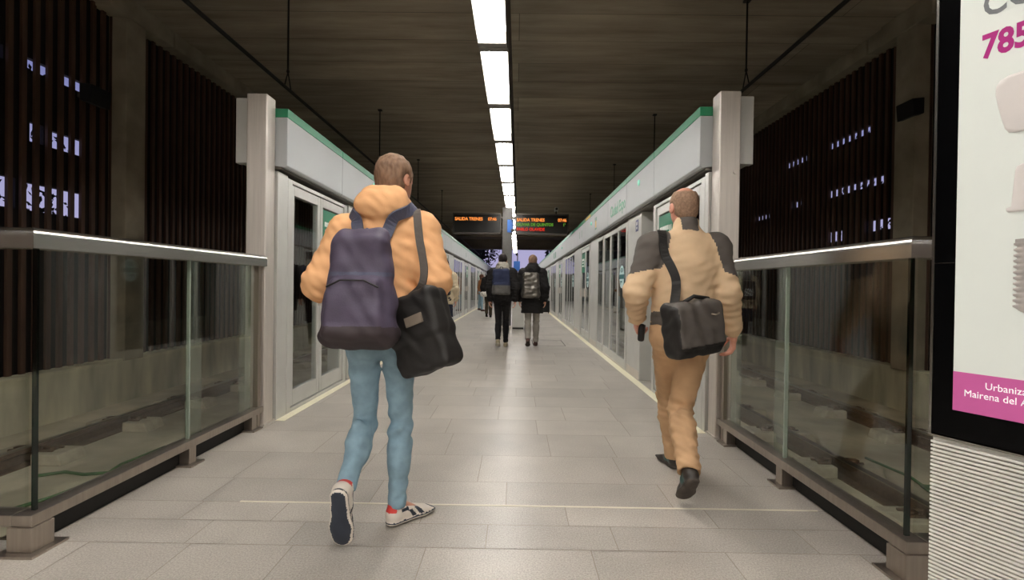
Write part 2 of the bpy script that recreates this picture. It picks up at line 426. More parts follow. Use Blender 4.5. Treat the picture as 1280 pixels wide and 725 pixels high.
# wall speakers beside the pillars
for s, y, z, lab in ((-1, 6.32, 3.47, 'small dark box speaker hanging on the left slat wall before the pillar'), (1, 6.9, 3.62, 'small dark box speaker mounted on the right concrete pillar')):
    x = s * (XW + .02)
    t = Thing('wall_floodlight', (x, y, z), lab, 'floodlight')
    t.part('body', MB().prism([(-.06, -.1), (.08, -.13), (.1, .09), (-.06, .11)], (x - s * .06, y - .14, z), (0, 0, 0) if False else (-s, 0, 0), (0, 0, 1), (0, .3, 0)), M['matblack'], bevel=.01)
    t.part('bracket', MB().box((x + s * .0, y - .03, z - .03), (x + s * .12 if s < 0 else x + .0, y + .03, z + .03)) if s < 0 else MB().box((x - .02, y - .03, z - .03), (x + .02, y + .03, z + .03)), M['tray'])

# ------------------------------------------------------------------ tracks
struct('ground', MB().box((-XW, 2.30, -.75), (EL, YE, -.46)).box((ER, 2.30, -.75), (XW, YE, -.46)).box((-30, YE, -.6), (30, 90, -.47)), M['bed'], 'dusty concrete track bed beside the platform', 'ground')
for s, lab in ((-1, 'left'), (1, 'right')):
    for xx, nm in ((4.33, 'far'), (2.9, 'near')):
        x = s * xx; y0, y1 = 2.9, YE
        prof = [(-.07, 0), (.07, 0), (.07, .012), (.012, .03), (.012, .1), (.036, .112), (.036, .15), (-.036, .15), (-.036, .112), (-.012, .1), (-.012, .03), (-.07, .012)]
        t = Thing('track_rail', (x, y0, -.42), '%s steel running rail of the %s track, the one %s' % ('outer' if nm == 'far' else 'inner', lab, 'by the wall' if nm == 'far' else 'by the platform'), 'rail', 'running rails in the track beds')
        t.part('rail_profile', MB().prism(prof, (x, y0, -.46), (1, 0, 0), (0, 0, 1), (0, y1 - y0, 0)), M['rust'])
        t.part('rail_head', MB().box((x - .034, y0, -.312), (x + .034, y1, -.302)), M['railtop'])
        for k in range(14):
            yy = 3.55 + k * 1.05
            c = Thing('sleeper_block', (x - s * .0, yy, -.46), '%s concrete rail block along the %s rail of the %s track' % (ORD[k + 1], 'outer' if nm == 'far' else 'inner', lab), 'sleeper', 'concrete blocks under the rails') if k == 0 else None
            if c:
                proto = c
                for q in (-1, 1):
                    c.part('block', MB().prism([(.0, 0), (.28, 0), (.24, .10), (.0, .10)], (x + q * .075, yy - .14, -.46), (q, 0, 0), (0, 0, 1), (0, .28, 0)), M['sleeper'], bevel=.012)
                    c.part('rail_clip', MB().tube([(x + q * .20, yy - .05, -.355), (x + q * .10, yy - .06, -.35), (x + q * .07, yy - .02, -.33), (x + q * .10, yy + .03, -.34), (x + q * .2, yy + .06, -.355)], .014, 8).box((x + q * .12, yy - .03, -.365), (x + q * .18, yy + .03, -.33)), M['rust'], smooth=True)
            else:
                copy_tree(proto.o, (x, yy, -.46), '%s concrete rail block along the %s rail of the %s track' % (ORD[k + 1], 'outer' if nm == 'far' else 'inner', lab))
for s, lab in ((-1, 'left'), (1, 'right')):
    X = lambda v: s * v
    pts = [(X(3.95), 4.2, -.445), (X(3.8), 4.3, -.445), (X(3.6), 4.25, -.445), (X(3.42), 4.3, -.445), (X(3.38), 4.1, -.445), (X(3.45), 3.8, -.445), (X(3.55), 3.55, -.445)]
    P = []
    for i in range(len(pts) - 1):
        for t_ in (0, .33, .66): P.append(tuple(np.array(pts[i]) * (1 - t_) + np.array(pts[i + 1]) * t_))
    P.append(pts[-1])
    one('garden_hose', MB().tube(P, .014, 8).tube([P[12], (P[12][0] + s * .1, P[12][1] + .4, -.445), (P[12][0] + s * .05, P[12][1] + .9, -.445)], .012, 8), M['cablegreen'], pts[0], 'thin green cable lying on the %s track bed' % lab, 'cable', smooth=True)
    # raised cable duct slab near the end of the track
    one('duct_slab', MB().box((X(3.1), 2.75, -.46), (X(4.0), 3.5, -.4)), M['bed'], (X(3.5), 3.1, -.46), 'concrete duct cover lying near the end of the %s track' % lab, 'slab', bevel=.012)

# overhead wires and droppers
for s, x, z, yd, lab in ((-1, -3.02, 3.72, (6.7, 11.2, 15.6, 20.6), 'left'), (1, 3.0, 3.84, (6.8, 11.3, 15.9, 21.), 'right')):
    t = Thing('overhead_wire', (x, 2.35, z), 'dark overhead wire with droppers above the %s track' % lab, 'overhead wire')
    t.part('contact_wire', MB().tube([(x, YB + .2, z), (x, YE - .1, z)], .022, 8), M['wire'])
    for y in yd:
        t.part('dropper', MB().tube([(x, y, z + .22), (x, y, 4.995)], .012, 6).box((x - .04, y - .04, 4.97), (x + .04, y + .04, 4.995)).tube([(x, y - .09, z + .02), (x, y, z + .22), (x, y + .09, z + .02)], .009, 6).ell((x, y, z + .23), (.02, .02, .03), 6), M['wire'])
# ------------------------------------------------------------------ luminaires
LSL = .0062
lx = lambda y: -.245 + LSL * (y - 4)
PITCH = 1.55
tb = MB()
for a, b in ((-6.5, YE - 2),): 
    tb.prism([(-.07, 0), (.07, 0), (.07, .8), (-.07, .8)], (lx(a) + .06, a, 3.56), (1, 0, 0), (0, 0, 1), (LSL * (b - a), b - a, 0))
tray = one('cable_tray', tb, M['tray'], (lx(0), 0, 3.56), 'long grey tray above the row of ceiling lamps', 'cable tray')
st = MB()
y = -5.5
while y < YE - 3:
    st.box((lx(y) + .05, y - .02, 4.36), (lx(y) + .09, y + .02, 5.0)); y += 3.1
o = build('hanger', st, M['tray'], tray, (lx(0), 0, 3.56))
proto = None
for i in range(24):
    y0 = 3.30 + (i - 4) * PITCH; y1 = y0 + 1.36; yc = (y0 + y1) / 2; x = lx(yc)
    n = i + 1
    lab = '%s twin-tube ceiling lamp of the central row, counting from the camera' % ORD[n - 3] if n > 3 else 'tube ceiling lamp of the central row overhead behind the camera'
    if proto is None:
        t = Thing('tube_lamp', (x, yc, 3.4), lab, 'ceiling lamp', 'lamps of the central ceiling row')
        hb = MB().box((x - .135, yc - .77, 3.5), (x + .135, yc + .77, 3.56))
        for q in (-1, 1): hb.box((x + q * .128, yc - .70, 3.385), (x + q * .135, yc + .70, 3.5)); hb.box((x - .135, yc + q * .69, 3.385), (x + .135, yc + q * .77, 3.5))
        t.part('housing', hb, M['lampbody'])
        t.part('reflector', MB().box((x - .126, yc - .688, 3.488), (x + .126, yc + .688, 3.498)), M['refl'])
        for q in (-.062, .0, .062): t.part('tube', MB().tube([(x + q, yc - .68, 3.435), (x + q, yc + .68, 3.435)], .017, 10), M['tube'], smooth=False)
        proto = t.o
    else: copy_tree(proto, (x, yc, 3.4), lab)

for x in (-4.4, -2.3, 1.9, 4.0):  # extra lamp rows added out of view to light backs and posts
    for k in range(4):
        copy_tree(proto, (x, -5.6 + k * PITCH, 3.4), 'tube ceiling lamp added overhead behind the camera, out of view')
    struct('trim_%d' % (9 + int(x)), MB().box((x - .03, -6.4, 3.56), (x + .03, -.2, 5.0)), M['tray'])

# ------------------------------------------------------------------ platform screen doors
def psd_side(s, lab, X0, y0, leaf0, door0):
    """s=+1 right, -1 left. X0 door plane; depth goes outwards (s)"""
    X = lambda d: X0 + s * d                      # d>0 towards the track
    def bx(mb, d0, d1, ya, yb, za, zb, mi=0): mb.box((X(d0), ya, za), (X(d1), yb, zb), mi); return mb
    # header
    t = Thing('door_header', (X(.1), y0, 2.17), 'long white door header with green top stripe on the %s' % lab, 'door header')
    pitch = 1.40; n = 20
    first = None
    for k in range(n):
        ya, yb = y0 + k * pitch + .004, y0 + (k + 1) * pitch - .004
        # the lower edge of the fascia leans slightly back to the doors
        prof = [(.12, 2.20), (-.055, 2.17), (-.075, 2.19), (-.075, 2.60), (-.0, 2.60), (.12, 2.60)]
        if k < 1 or True:
            p = t.part('fascia_panel', MB().prism(prof, (X(0), ya, 0), (s, 0, 0), (0, 0, 1), (0, yb - ya, 0)), M['fascia'], bevel=.006)
            t.part('green_stripe', MB().box((X(-.078), ya, 2.60), (X(.10), yb, 2.675)), M['green'], p, bevel=.004)
    ya = y0 + n * pitch
    p = t.part('fascia_panel', MB().box((X(-.075), ya, 2.17), (X(.12), YE - .2, 2.60)), M['fascia'])
    t.part('green_stripe', MB().box((X(-.078), ya, 2.60), (X(.10), YE - .2, 2.675)), M['green'], p)
    mb = MB(); bx(mb, .13, .33, y0 + .02, YE - .2, 2.20, 2.72); t.part('header_box', mb, M['alu'], bevel=.006)
    mb = MB(); bx(mb, -.02, .13, y0 + .02, YE - .2, 2.155, 2.19); t.part('door_track', mb, M['headmetal'])
    # side beacons
    for yy, zz in ((6.3, 2.48), (10.25, 2.46), (16.8, 2.46)) if s > 0 else ((7.05, 2.55), (13.5, 2.5)):
        f = t.part('beacon', MB().ell((X(-.079), yy, zz - .01), (.016, .038, .038), 8), M['teal'], smooth=True)
    HEAD = t
    # end post with the wider box beside it
    t = Thing('end_post', (X(.1), y0 - .08, 0), 'tall brushed steel post at the near end of the %s screen doors' % lab, 'post')
    mb = MB(); bx(mb, .02, .185, y0 - .17, y0 - .01, 0, 2.74); t.part('post', mb, M['steel'], bevel=.008)
    mb = MB(); bx(mb, .01, .195, y0 - .18, y0 - .0, 0, .012); t.part('foot_plate', mb, M['steel'])
    mb = MB(); bx(mb, .20, .335, y0 - .06, y0 + .014, 2.19, 2.74); t.part('end_cover', mb, M['alu'], bevel=.006)
    if s > 0: t.part('lock_button', MB().tube([(X(.145), y0 - .172, 2.1), (X(.145), y0 - .182, 2.1)], .018, 12), M['steel'])
    def disc(r1):
        return [(r1 * math.cos(2 * math.pi * q / 28), r1 * math.sin(2 * math.pi * q / 28)) for q in range(28)]
    def sticker(t, lf, d, yc, zc):
        st = t.part('door_sticker', MB().prism(disc(.17), (X(d + .0135), yc, zc), (0, 1, 0), (0, 0, 1), (X(d + .0148) - X(d + .0135), 0, 0)), M['sticker'], lf)
        mb = MB(); mb.box((X(d + .0118), yc - .16, zc - .032), (X(d + .0134), yc + .16, zc + .035))
        for rr in (.05, .08, .11):
            P = [(X(d + .0126), yc + rr * math.cos(an), zc + .045 + rr * .75 * math.sin(an)) for an in np.linspace(.5, 2.64, 9)]
            mb.ribbon(P, [(s * -1, 0, 0)] * 9, .013, .0015)
        mb.box((X(d + .0118), yc - .02, zc - .085), (X(d + .0134), yc + .09, zc - .06)); mb.box((X(d + .0118), yc + .05, zc - .115), (X(d + .0134), yc + .08, zc - .085))
        t.part('sticker_print', mb, M['stickerband'], lf)
    # emergency leaves
    def emergency(yl, label, two=True, sign=True, proto=None):
        t = Thing('emergency_door', (X(.05), yl, 0), label, 'emergency door', 'emergency doors of the %s screen' % lab)
        mb = MB(); bx(mb, -.0, .09, yl - .04, yl + .05, .0, 2.12); bx(mb, 0, .09, yl + 1.47, yl + 1.56, .0, 2.12); bx(mb, 0, .09, yl + .05, yl + 1.47, 2.085, 2.12); bx(mb, .0, .09, yl + .05, yl + 1.47, .0, .03)
        t.part('frame', mb, M['alu'], bevel=.004)
        for k in range(2):
            a = yl + .06 + k * .705; b = a + .695
            mb = MB()
            bx(mb, .015, .07, a, a + .065, .04, 2.08); bx(mb, .015, .07, b - .065, b, .04, 2.08); bx(mb, .015, .07, a + .065, b - .065, 1.99, 2.08); bx(mb, .015, .07, a + .065, b - .065, .04, .19)
            lf = t.part('leaf', mb, M['alu'], bevel=.004)
            mb = MB(); bx(mb, .022, .032, a + .06, b - .06, .185, 1.995); t.part('glass_pane', mb, M['doorglass'], lf)
            if s > 0 and k == 0: sticker(t, lf, .0065, (a + b) / 2, 1.34)
            if k == 1:
                if s > 0: ca, cb = a + .075, b - .075
                else: ca, cb = a + .075, b - .075
                mb = MB(); bx(mb, .0175, .0215, ca, cb, 1.52, 1.97); sg = t.part('safety_sign', mb, M['greensign'], lf)
                wl = MB(); L = cb - ca
                fy = (lambda u: ca + u * L) if s < 0 else (lambda u: cb - u * L)
                for r, (u0, u1, hh) in enumerate(((.08, .66, .05), (.10, .60, .028), (.10, .58, .028))):
                    zc = 1.82 - r * .072
                    u = u0
                    while u < u1:
                        ww = rnd.uniform(.03, .075); a0, a1 = fy(u), fy(min(u + ww, u1)); wl.box((X(.0150), min(a0, a1), zc - hh / 2), (X(.0178), max(a0, a1), zc + hh / 2)); u += ww + .022
                for u in (.72, .82):
                    a0, a1 = fy(u), fy(u + .035); wl.box((X(.0150), min(a0, a1), 1.64), (X(.0178), max(a0, a1), 1.84))
                t.part('sign_print', wl, M['white'], lf)
            mb = MB(); bx(mb, -.02, .02, b - .05, b - .03, .95, 1.15); t.part('push_handle', mb, M['steel'], lf)
        return t.o
    def column(ya, yb, label, sticker=False):
        t = Thing('screen_column', (X(.1), ya, 0), label, 'column panel', 'white column panels of the %s screen' % lab)
        mb = MB(); bx(mb, .012, .26, ya, yb, 0, 2.15); t.part('panel', mb, M['alu'], bevel=.006)
        mb = MB(); bx(mb, .006, .012, ya + .02, yb - .02, .0, .11); t.part('kick_plate', mb, M['steel'])
        if sticker:
            q = ya + .22
            mb = MB(); bx(mb, .009, .012, q - .07, q + .07, 1.92, 2.07); st = t.part('door_number', mb, M['navysign'])
            mb = MB(); bx(mb, .007, .009, q - .02, q + .02, 1.95, 1.98); bx(mb, .007, .009, q - .035, q - .01, 2.0, 2.045); bx(mb, .007, .009, q + .01, q + .035, 2.0, 2.045); t.part('number_print', mb, M['white'], st)
        return t.o
    def sliding(ya, label):
        """2.6 m opening with four glazed leaves"""
        t = Thing('sliding_door', (X(.1), ya, 0), label, 'sliding door', 'sliding doors of the %s screen' % lab)
        W = .65
        for k in range(4):
            a = ya + k * W + .004; b = a + W - .008; d = .002 if k in (0, 3) else .012
            mb = MB()
            for q0, q1, z0, z1 in ((a, a + .05, .02, 2.115), (b - .05, b, .02, 2.115), (a + .05, b - .05, 2.05, 2.115), (a + .05, b - .05, .02, .14)): bx(mb, d, d + .04, q0, q1, z0, z1)
            lf = t.part('leaf', mb, M['alu'], bevel=.003)
            mb = MB(); bx(mb, d + .006, d + .014, a + .045, b - .045, .135, 2.055); t.part('glass_pane', mb, M['doorglass'], lf)
            if s > 0 and k == 0: sticker(t, lf, d - .0095, (a + b) / 2, 1.34)
        mb = MB(); bx(mb, .005, .16, ya - .03, ya, 0, 2.12); bx(mb, .005, .16, ya + 2.6, ya + 2.63, 0, 2.12); t.part('jamb', mb, M['alu'])
        mb = MB(); bx(mb, .0, .16, ya, ya + 2.6, .0, .018); t.part('threshold', mb, M['steel'])
        return t.o
    # side frame just after the post
    mb = MB(); bx(mb, .0, .12, y0 + .005, leaf0 - .045, 0, 2.14)
    one('frame_panel', mb, M['alu'], (X(.06), y0, 0), 'narrow white frame strip next to the %s end post' % lab, 'panel', bevel=.004)
    P = 6.5
    nl = 0; ns = 0; nc = 0; eproto = sproto = None
    k = 0
    # first emergency pair, then repeat (column, sliding, column, emergency)
    eproto = emergency(leaf0, 'nearest glazed emergency door of the %s screen with a green sign' % lab)
    ec = [leaf0]; 
    y = door0
    nxt = leaf0 + 1.56
    i = 0
    while y + 2.7 < YE - 1.:
        i += 1
        if i == 1:
            cc = column(nxt + (.62 if s > 0 else .1), y - .035, '%s white column panel along the %s screen doors' % (ORD[1], lab), sticker=(s > 0))
            nc = 1
            mb = MB(); bx(mb, .27, .3, nxt + .0, nxt + .61, 0, 2.15)
            if s > 0:
                rt = Thing('recess_panel', (X(.28), nxt, 0), 'recessed dark glass panel after the first emergency door on the right', 'panel')
                mb2 = MB(); bx(mb2, .24, .3, nxt, nxt + .05, 0, 2.15); bx(mb2, .24, .3, nxt + .56, nxt + .61, 0, 2.15); bx(mb2, .24, .3, nxt + .05, nxt + .56, 0, .15); bx(mb2, .24, .3, nxt + .05, nxt + .56, 2.05, 2.15)
                fr_ = rt.part('frame', mb2, M['headmetal'])
                mb2 = MB(); bx(mb2, .265, .275, nxt + .04, nxt + .57, .14, 2.06); rt.part('glass_pane', mb2, M['doorglass']); sticker(rt, fr_, .25, nxt + .30, 1.34)
        else:
            nc += 1; column(y - 1.30, y - .035, '%s white column panel along the %s screen doors' % (ORD[nc], lab), sticker=False)
        if sproto is None: sproto = sliding(y, 'first sliding glass door of the %s screen, four leaves' % lab); ps = (X(.1), y, 0)
        else: copy_tree(sproto, (X(.1), y, 0), '%s sliding glass door of the %s screen, four leaves' % (ORD[i], lab))
        nc += 1; column(y + 2.635, y + 3.6, '%s white column panel along the %s screen doors' % (ORD[nc], lab))
        if y + 5.2 < YE - .3:
            copy_tree(eproto, (X(.05), y + 3.65, 0), '%s glazed emergency door of the %s screen with a green sign' % (ORD[i + 1], lab))
        y += P
    return HEAD
HR = psd_side(1, 'right', PR, 4.22, 4.34, 7.32)
HL = psd_side(-1, 'left', PL, 4.38, 4.62, 10.4)
# lettering on the right header
XF = PR - .0765
def rtext(name, body, size, y, z, mat, bold=0., sx=1.):
    return text_obj(name, body, size, (XF, y, z), (0, -1, 0), (0, 0, 1), mat, HR.o, HR.loc, bold, .001, 'LEFT', sx)
rtext('station_name', 'Ciudad Expo', .235, 8.2, 2.29, M['green'], .006, .92)
mb = MB().box((XF - .001, 9.72, 2.42), (XF + .001, 9.78, 2.5)).box((XF - .001, 9.60, 2.42), (XF + .001, 9.66, 2.5)).box((XF - .001, 9.60, 2.27), (XF + .001, 9.78, 2.3)); HR.part('header_symbol', mb, M['green'])
HR.part('yellow_mark', MB().box((XF - .001, 9.64, 2.31), (XF + .001, 9.74, 2.44)), M['yellow'])
HR.part('orange_mark', MB().box((PR - .0795, 10.4, 2.605), (PR - .076, 11.1, 2.655)), M['yellow'])
rtext('small_notice', '1', .2, 11.8, 2.33, M['green'], .01); rtext('small_notice', '1', .2, 12.2, 2.33, M['green'], .01)
for yy in (19.3, 20.0): HR.part('header_symbol', MB().box((XF - .001, yy, 2.28), (XF + .001, yy + .4, 2.50)), M['greensign'])
XF2 = PL + .0765
for yy in (13.0, 20.2): HL.part('header_symbol', MB().box((XF2 - .001, yy, 2.30), (XF2 + .001, yy + .12, 2.47)), M['green'])

# ------------------------------------------------------------------ glass barriers
def barrier(s, lab, X0, ya, yb, far, mid):
    t = Thing('glass_barrier', (X0, ya, 0), 'glass barrier with thick steel handrail on the %s, turning a corner at its near end' % lab, 'glass barrier')
    out = 1.9                                   # return panel runs outwards from the corner
    def profile(cx):                           # rounded handrail section
        w, z0, z1, r = .062, 1.315, 1.405, .035
        pts = [(-w, z0), (w, z0), (w, z1 - r)]
        for q in range(1, 6): a = q / 6 * math.pi / 2; pts.append((w - r + r * math.cos(a), z1 - r + r * math.sin(a)))
        pts.append((w - r, z1)); pts.append((-w + r, z1))
        for q in range(1, 6): a = math.pi / 2 + q / 6 * math.pi / 2; pts.append((-w + r + r * math.cos(a), z1 - r + r * math.sin(a)))
        pts.append((-w, z1 - r)); return pts
    pr = profile(0)
    # mitred rail: sections at far end, corner, outer end
    n = len(pr); vs_ = []
    for (x, z) in pr: vs_.append((X0 + x, yb, z))
    for (x, z) in pr: vs_.append((X0 + x, ya - s * x * (1 if s > 0 else 1) if False else ya + (x * s) * 1.0, z))
    for (x, z) in pr: vs_.append((X0 + s * out, ya + x * s, z))
    fs = []
    for seg in range(2):
        for k in range(n):
            k2 = (k + 1) % n; fs.append((seg * n + k, seg * n + k2, seg * n + n + k2, seg * n + n + k))
    fs += [tuple(range(n)), tuple(range(2 * n, 3 * n))]
    mb = MB()._add(vs_, fs)
    hr = t.part('handrail', mb, M['steelrail'])
    # base rail
    mb = MB().box((X0 - .045, ya - .045, .115), (X0 + .045, yb, .165)).box((X0 + s * .045, ya - .045, .115), (X0 + s * out, ya + .045, .165))
    t.part('base_rail', mb, M['steelleg'], bevel=.004)
    ends = [(ya + .02, mid - .01), (mid + .01, yb - .10)]
    for a, b in ends:
        t.part('glass_panel', MB().box((X0 - .009, a, .15), (X0 + .009, b, 1.33)), M['glass'])
    t.part('glass_panel', MB().box((X0 + s * .02, ya - .009, .15), (X0 + s * out, ya + .009, 1.33)), M['glass'])
    for yy, mm in ((ya + .016, 'edgeglass'), (mid, 'midedge')): t.part('glass_edge', MB().box((X0 - .0095, yy - .006, .15), (X0 + .0095, yy + .006, 1.33)), M[mm])
    t.part('dark_strip', MB().box((X0 + s * .03, ya + .06, .0), (X0 + s * .045, yb - .06, .114)), M['darkgap'])  # dark strip added to fill the dark gap under the base rail
    # overlapping stiffener panes at the joint
    t.part('glass_fin', MB().box((X0 + s * .012, mid + .012, .15), (X0 + s * .026, mid + .16, 1.33)), M['finglass'])
    t.part('glass_fin', MB().box((X0 + s * .012, yb - .26, .15), (X0 + s * .026, yb - .11, 1.33)), M['finglass'])
    t.part('end_stile', MB().box((X0 - .02, yb - .055, .0), (X0 + .02, yb - .01, 1.33)), M['steelleg'])
    for yy, d in ((ya, .055), (mid, .035), (yb - .13, .035)):
        lg = t.part('leg', MB().box((X0 - d, yy - d, .01), (X0 + d, yy + d, .115)), M['steelleg'], bevel=.003)
        t.part('foot_plate', MB().box((X0 - d - .035, yy - d - .035, 0), (X0 + d + .035, yy + d + .035, .01)), M['steelleg'], lg)
    lg = t.part('leg', MB().box((X0 + s * (out - .2), ya - .035, .01), (X0 + s * (out - .13), ya + .035, .115)), M['steelleg'])
    t.part('foot_plate', MB().box((X0 + s * (out - .25), ya - .06, 0), (X0 + s * (out - .08), ya + .06, .01)), M['steelleg'], lg)
barrier(-1, 'left', -2.11, 2.22, 4.20, 4.3, 3.29)
barrier(1, 'right', 1.64, 2.12, 4.03, 4.1, 3.10)

# ------------------------------------------------------------------ departure displays, column, signs
YD = 14.0
def display(x0, x1, label, lines):
    t = Thing('departure_display', ((x0 + x1) / 2, YD, 2.6), label, 'departure display')
    mb = MB().box((x0, YD, 2.61), (x1, YD + .18, 3.16)); h = t.part('housing', mb, M['dispface'], bevel=.008)
    for a, b, c, d in ((x0, x1, 3.13, 3.165), (x0, x1, 2.60, 2.635), (x0 - .005, x0 + .02, 2.6, 3.165), (x1 - .02, x1 + .005, 2.6, 3.165)):
        t.part('bezel', MB().box((a, YD - .02, c), (b, YD + .19, d)), M['tray'])
    for body, size, xx, zz, mat, al, sx in lines:
        text_obj('led_text', body, size, (xx, YD - .004, zz), (1, 0, 0), (0, 0, 1), mat, t.o, t.loc, .004, .001, al, sx)
    ca_, cb_ = (x1, -.40) if x1 < -.2 else (-.12, x0)
    for zz in (2.72, 3.06): t.part('bracket', MB().box((ca_ - .03, YD + .06, zz - .025), (cb_ + .03 if cb_ > -.2 else cb_, YD + .2, zz + .025)).box((-.40 if x1 < -.2 else -.14, YD + .16, zz - .04), (-.38 if x1 < -.2 else -.12, YD + .24, zz + .04)), M['tray'])
    return t
display(-1.74, -.43, 'hanging departure display left of the column showing one orange line', [('SALIDA TRENES', .118, -1.69, 2.965, M['ledo'], 'LEFT', .92), ('07:46', .118, -.55, 2.965, M['ledo'], 'RIGHT', .9)])
display(-.03, 1.41, 'hanging departure display right of the column showing orange, green and red lines', [('SALIDA TRENES', .118, -.0, 2.955, M['ledo'], 'LEFT', .92), ('07:46', .118, 1.36, 2.955, M['ledo'], 'RIGHT', .9),
        ('OLIVAR DE QUINTOS', .112, -.0, 2.83, M['ledg'], 'LEFT', .92), ("1'", .112, 1.33, 2.83, M['ledg'], 'RIGHT', .9), ('PABLO OLAVIDE', .112, .0, 2.70, M['ledr'], 'LEFT', .92)])
t = Thing('platform_column', (-.28, 14.3, 0), 'slim grey column between the two departure displays', 'column')
t.part('shaft', MB().box((-.40, 14.22, 0), (-.12, 14.5, 3.37)), M['columngrey'], bevel=.02)
t.part('blue_sign', MB().box((-.26, 14.19, 2.67), (-.08, 14.22, 3.02)), M['bluesign'])
t.part('base_collar', MB().box((-.43, 14.19, 0), (-.105, 14.53, .08)), M['steel'])
t = Thing('help_point', (.1, 14.2, 0), 'grey free-standing cabinet on the platform between the pair walking ahead', 'cabinet')
t.part('cabinet_body', MB().box((-.10, 14.0, .05), (.24, 14.4, 1.32)), M['alu'], bevel=.015)
t.part('plinth', MB().box((-.08, 14.02, 0), (.22, 14.38, .05)), M['darkgap'])
t.part('blue_panel', MB().box((-.06, 13.985, 1.02), (.2, 14.0, 1.26)), M['bluesign'])
# second blue sign further on
t = Thing('blue_sign', (.0, 24, 1.7), 'small blue sign on a thin pole far down the platform', 'sign')
t.part('pole', MB().tube([(.06, 24, 0), (.06, 24, 2.7)], .025, 8), M['tray']); t.part('sign_plate', MB().box((-.12, 23.96, 1.9), (.18, 23.98, 2.35)), M['bluesign'])
# camera on the ceiling
x, y, z = 1.08, 14.06, 3.27
t = Thing('security_camera', (x, y, z), 'small grey security camera standing on top of the right departure display', 'camera')
t.part('housing', MB().box((x - .05, y - .12, z - .02), (x + .05, y + .12, z + .07)), M['alu'], bevel=.012)
t.part('lens', MB().ell((x, y - .12, z + .025), (.034, .03, .034), 8), M['black'], smooth=True)
t.part('pole', MB().tube([(x, y + .03, 3.165), (x, y + .03, z)], .018, 8), M['wire'])
# trees beyond the hall mouth
def tree(x, y, h, r, lab):
    t = Thing('tree', (x, y, -.47), lab, 'tree', 'trees beyond the hall mouth')
    t.part('trunk', MB().tube([(x, y, -.47), (x + .1, y, h * .45), (x, y + .1, h * .75)], [.18, .13, .07], 8), M['bark'])
    mb = MB()
    for _ in range(900):
        a = V(rnd.gauss(0, 1), rnd.gauss(0, 1), rnd.gauss(0, 1)); a /= np.linalg.norm(a); q = rnd.random() ** .5
        c = V(x, y, h * .72) + a * q * V(r, r, h * .33)
        tt = V(rnd.uniform(-1, 1), rnd.uniform(-1, 1), rnd.uniform(-1, 1)); tt /= np.linalg.norm(tt); b = np.cross(tt, a); l = rnd.uniform(.16, .3)
        mb._add([c - tt * l, c + b * l * .5, c + tt * l, c - b * l * .5], [(0, 1, 2, 3)])
    t.part('crown', mb, M['leaf'])
tree(-3.6, 50, 6.6, 2.0, 'dark tree beyond the far opening, left of the column'); tree(4.6, 50.5, 6.0, 1.8, 'dark tree beyond the far opening, at its right edge'); tree(-6.5, 53, 7, 2.4, 'dark tree beyond the far opening, behind the left screen doors')

for x0, x1, zt, cnt, lab in ((-7.5, -2.9, 4.3, 3400, 'dark hedge beyond the far end of the left track'), (2.75, 7.5, 4.3, 3400, 'dark hedge beyond the far end of the right track'), (-2.35, 2.2, 2.3, 1800, 'low dark hedge added beyond the platform end to cut sky reflections')):  # low middle hedge added to cut the sky reflected in the door glass
    mb = MB()
    for _ in range(cnt):
        c = V(rnd.uniform(x0, x1), 46 + rnd.uniform(-.55, .4), rnd.uniform(-.4, zt))
        tt = V(rnd.uniform(-1, 1), rnd.uniform(-.6, .6), rnd.uniform(-1, 1)); tt /= np.linalg.norm(tt); bb = np.cross(tt, V(0, 1, .3)); l = rnd.uniform(.12, .24)
        mb._add([c - tt * l, c + bb * l * .5, c + tt * l, c - bb * l * .5], [(0, 1, 2, 3)])
    t = Thing('hedge', ((x0 + x1) / 2, 46, -.47), lab, 'hedge')
    t.part('foliage', mb, M['leaf']); t.part('inner_branches', MB().box((x0 + .2, 45.9, -.47), (x1 - .2, 46.3, zt - .3)), M['bark'])

# ------------------------------------------------------------------ advertising totem
O = V(1.215, 1.5, 0); U = V(.37708, -.92618, 0); N = V(-.92618, -.37708, 0); Z = V(0, 0, 1)
def P3(sv, z, d=0.): return O + U * sv + Z * z + N * d
def tbox(mb, s0, s1, z0, z1, d0, d1): return mb.obox(P3((s0 + s1) / 2, (z0 + z1) / 2, (d0 + d1) / 2), (U, Z, N), ((s1 - s0) / 2, (z1 - z0) / 2, abs(d1 - d0) / 2))
WT, ZT = .92, 2.45
t = Thing('advertising_totem', O + U * (WT / 2) - N * .1, 'tall black advertising screen on a ribbed grey base beside the right barrier', 'advertising totem')
mb = MB(); tbox(mb, 0, WT, 0, ZT, -.2, -.02); t.part('cabinet', mb, M['tray'])
mb = MB(); tbox(mb, .004, WT - .004, .772, ZT - .01, -.02, 0.); bz = t.part('bezel_glass', mb, M['bezel'])
mb = MB(); tbox(mb, -.004, .003, 0.765, ZT, -.19, .002); t.part('edge_strip', mb, M['steelrail'])
mb = MB(); tbox(mb, .0, WT, .763, .768, -.02, .003); t.part('edge_strip', mb, M['steelrail'])
mb = MB(); tbox(mb, .0, WT, 1.262, 1.2635, -.004, .0008); t.part('glass_joint', mb, M['steelrail'])
mb = MB(); k = 0; z = .02
tbox(mb, .0, WT, 0, .758, -.02, -.014)
while z < .752:
    tbox(mb, .002, WT - .002, z, z + .0062, -.015, .001); z += .0113
t.part('ribbed_base', mb, pm('ribbed_base_grey', (228, 226, 219), .5, .1, var=.03))
M['poster'] = pm('lit_poster_white', (196, 198, 192), .35, var=.01, emit=(224, 230, 220), estr=.27)
M['posterpink'] = pm('lit_poster_magenta', (176, 84, 138), .35, var=.02, emit=(192, 88, 148), estr=.3)
M['postertext'] = pm('lit_poster_lettering_white', (235, 235, 235), .4, emit=(240, 236, 240), estr=.4)
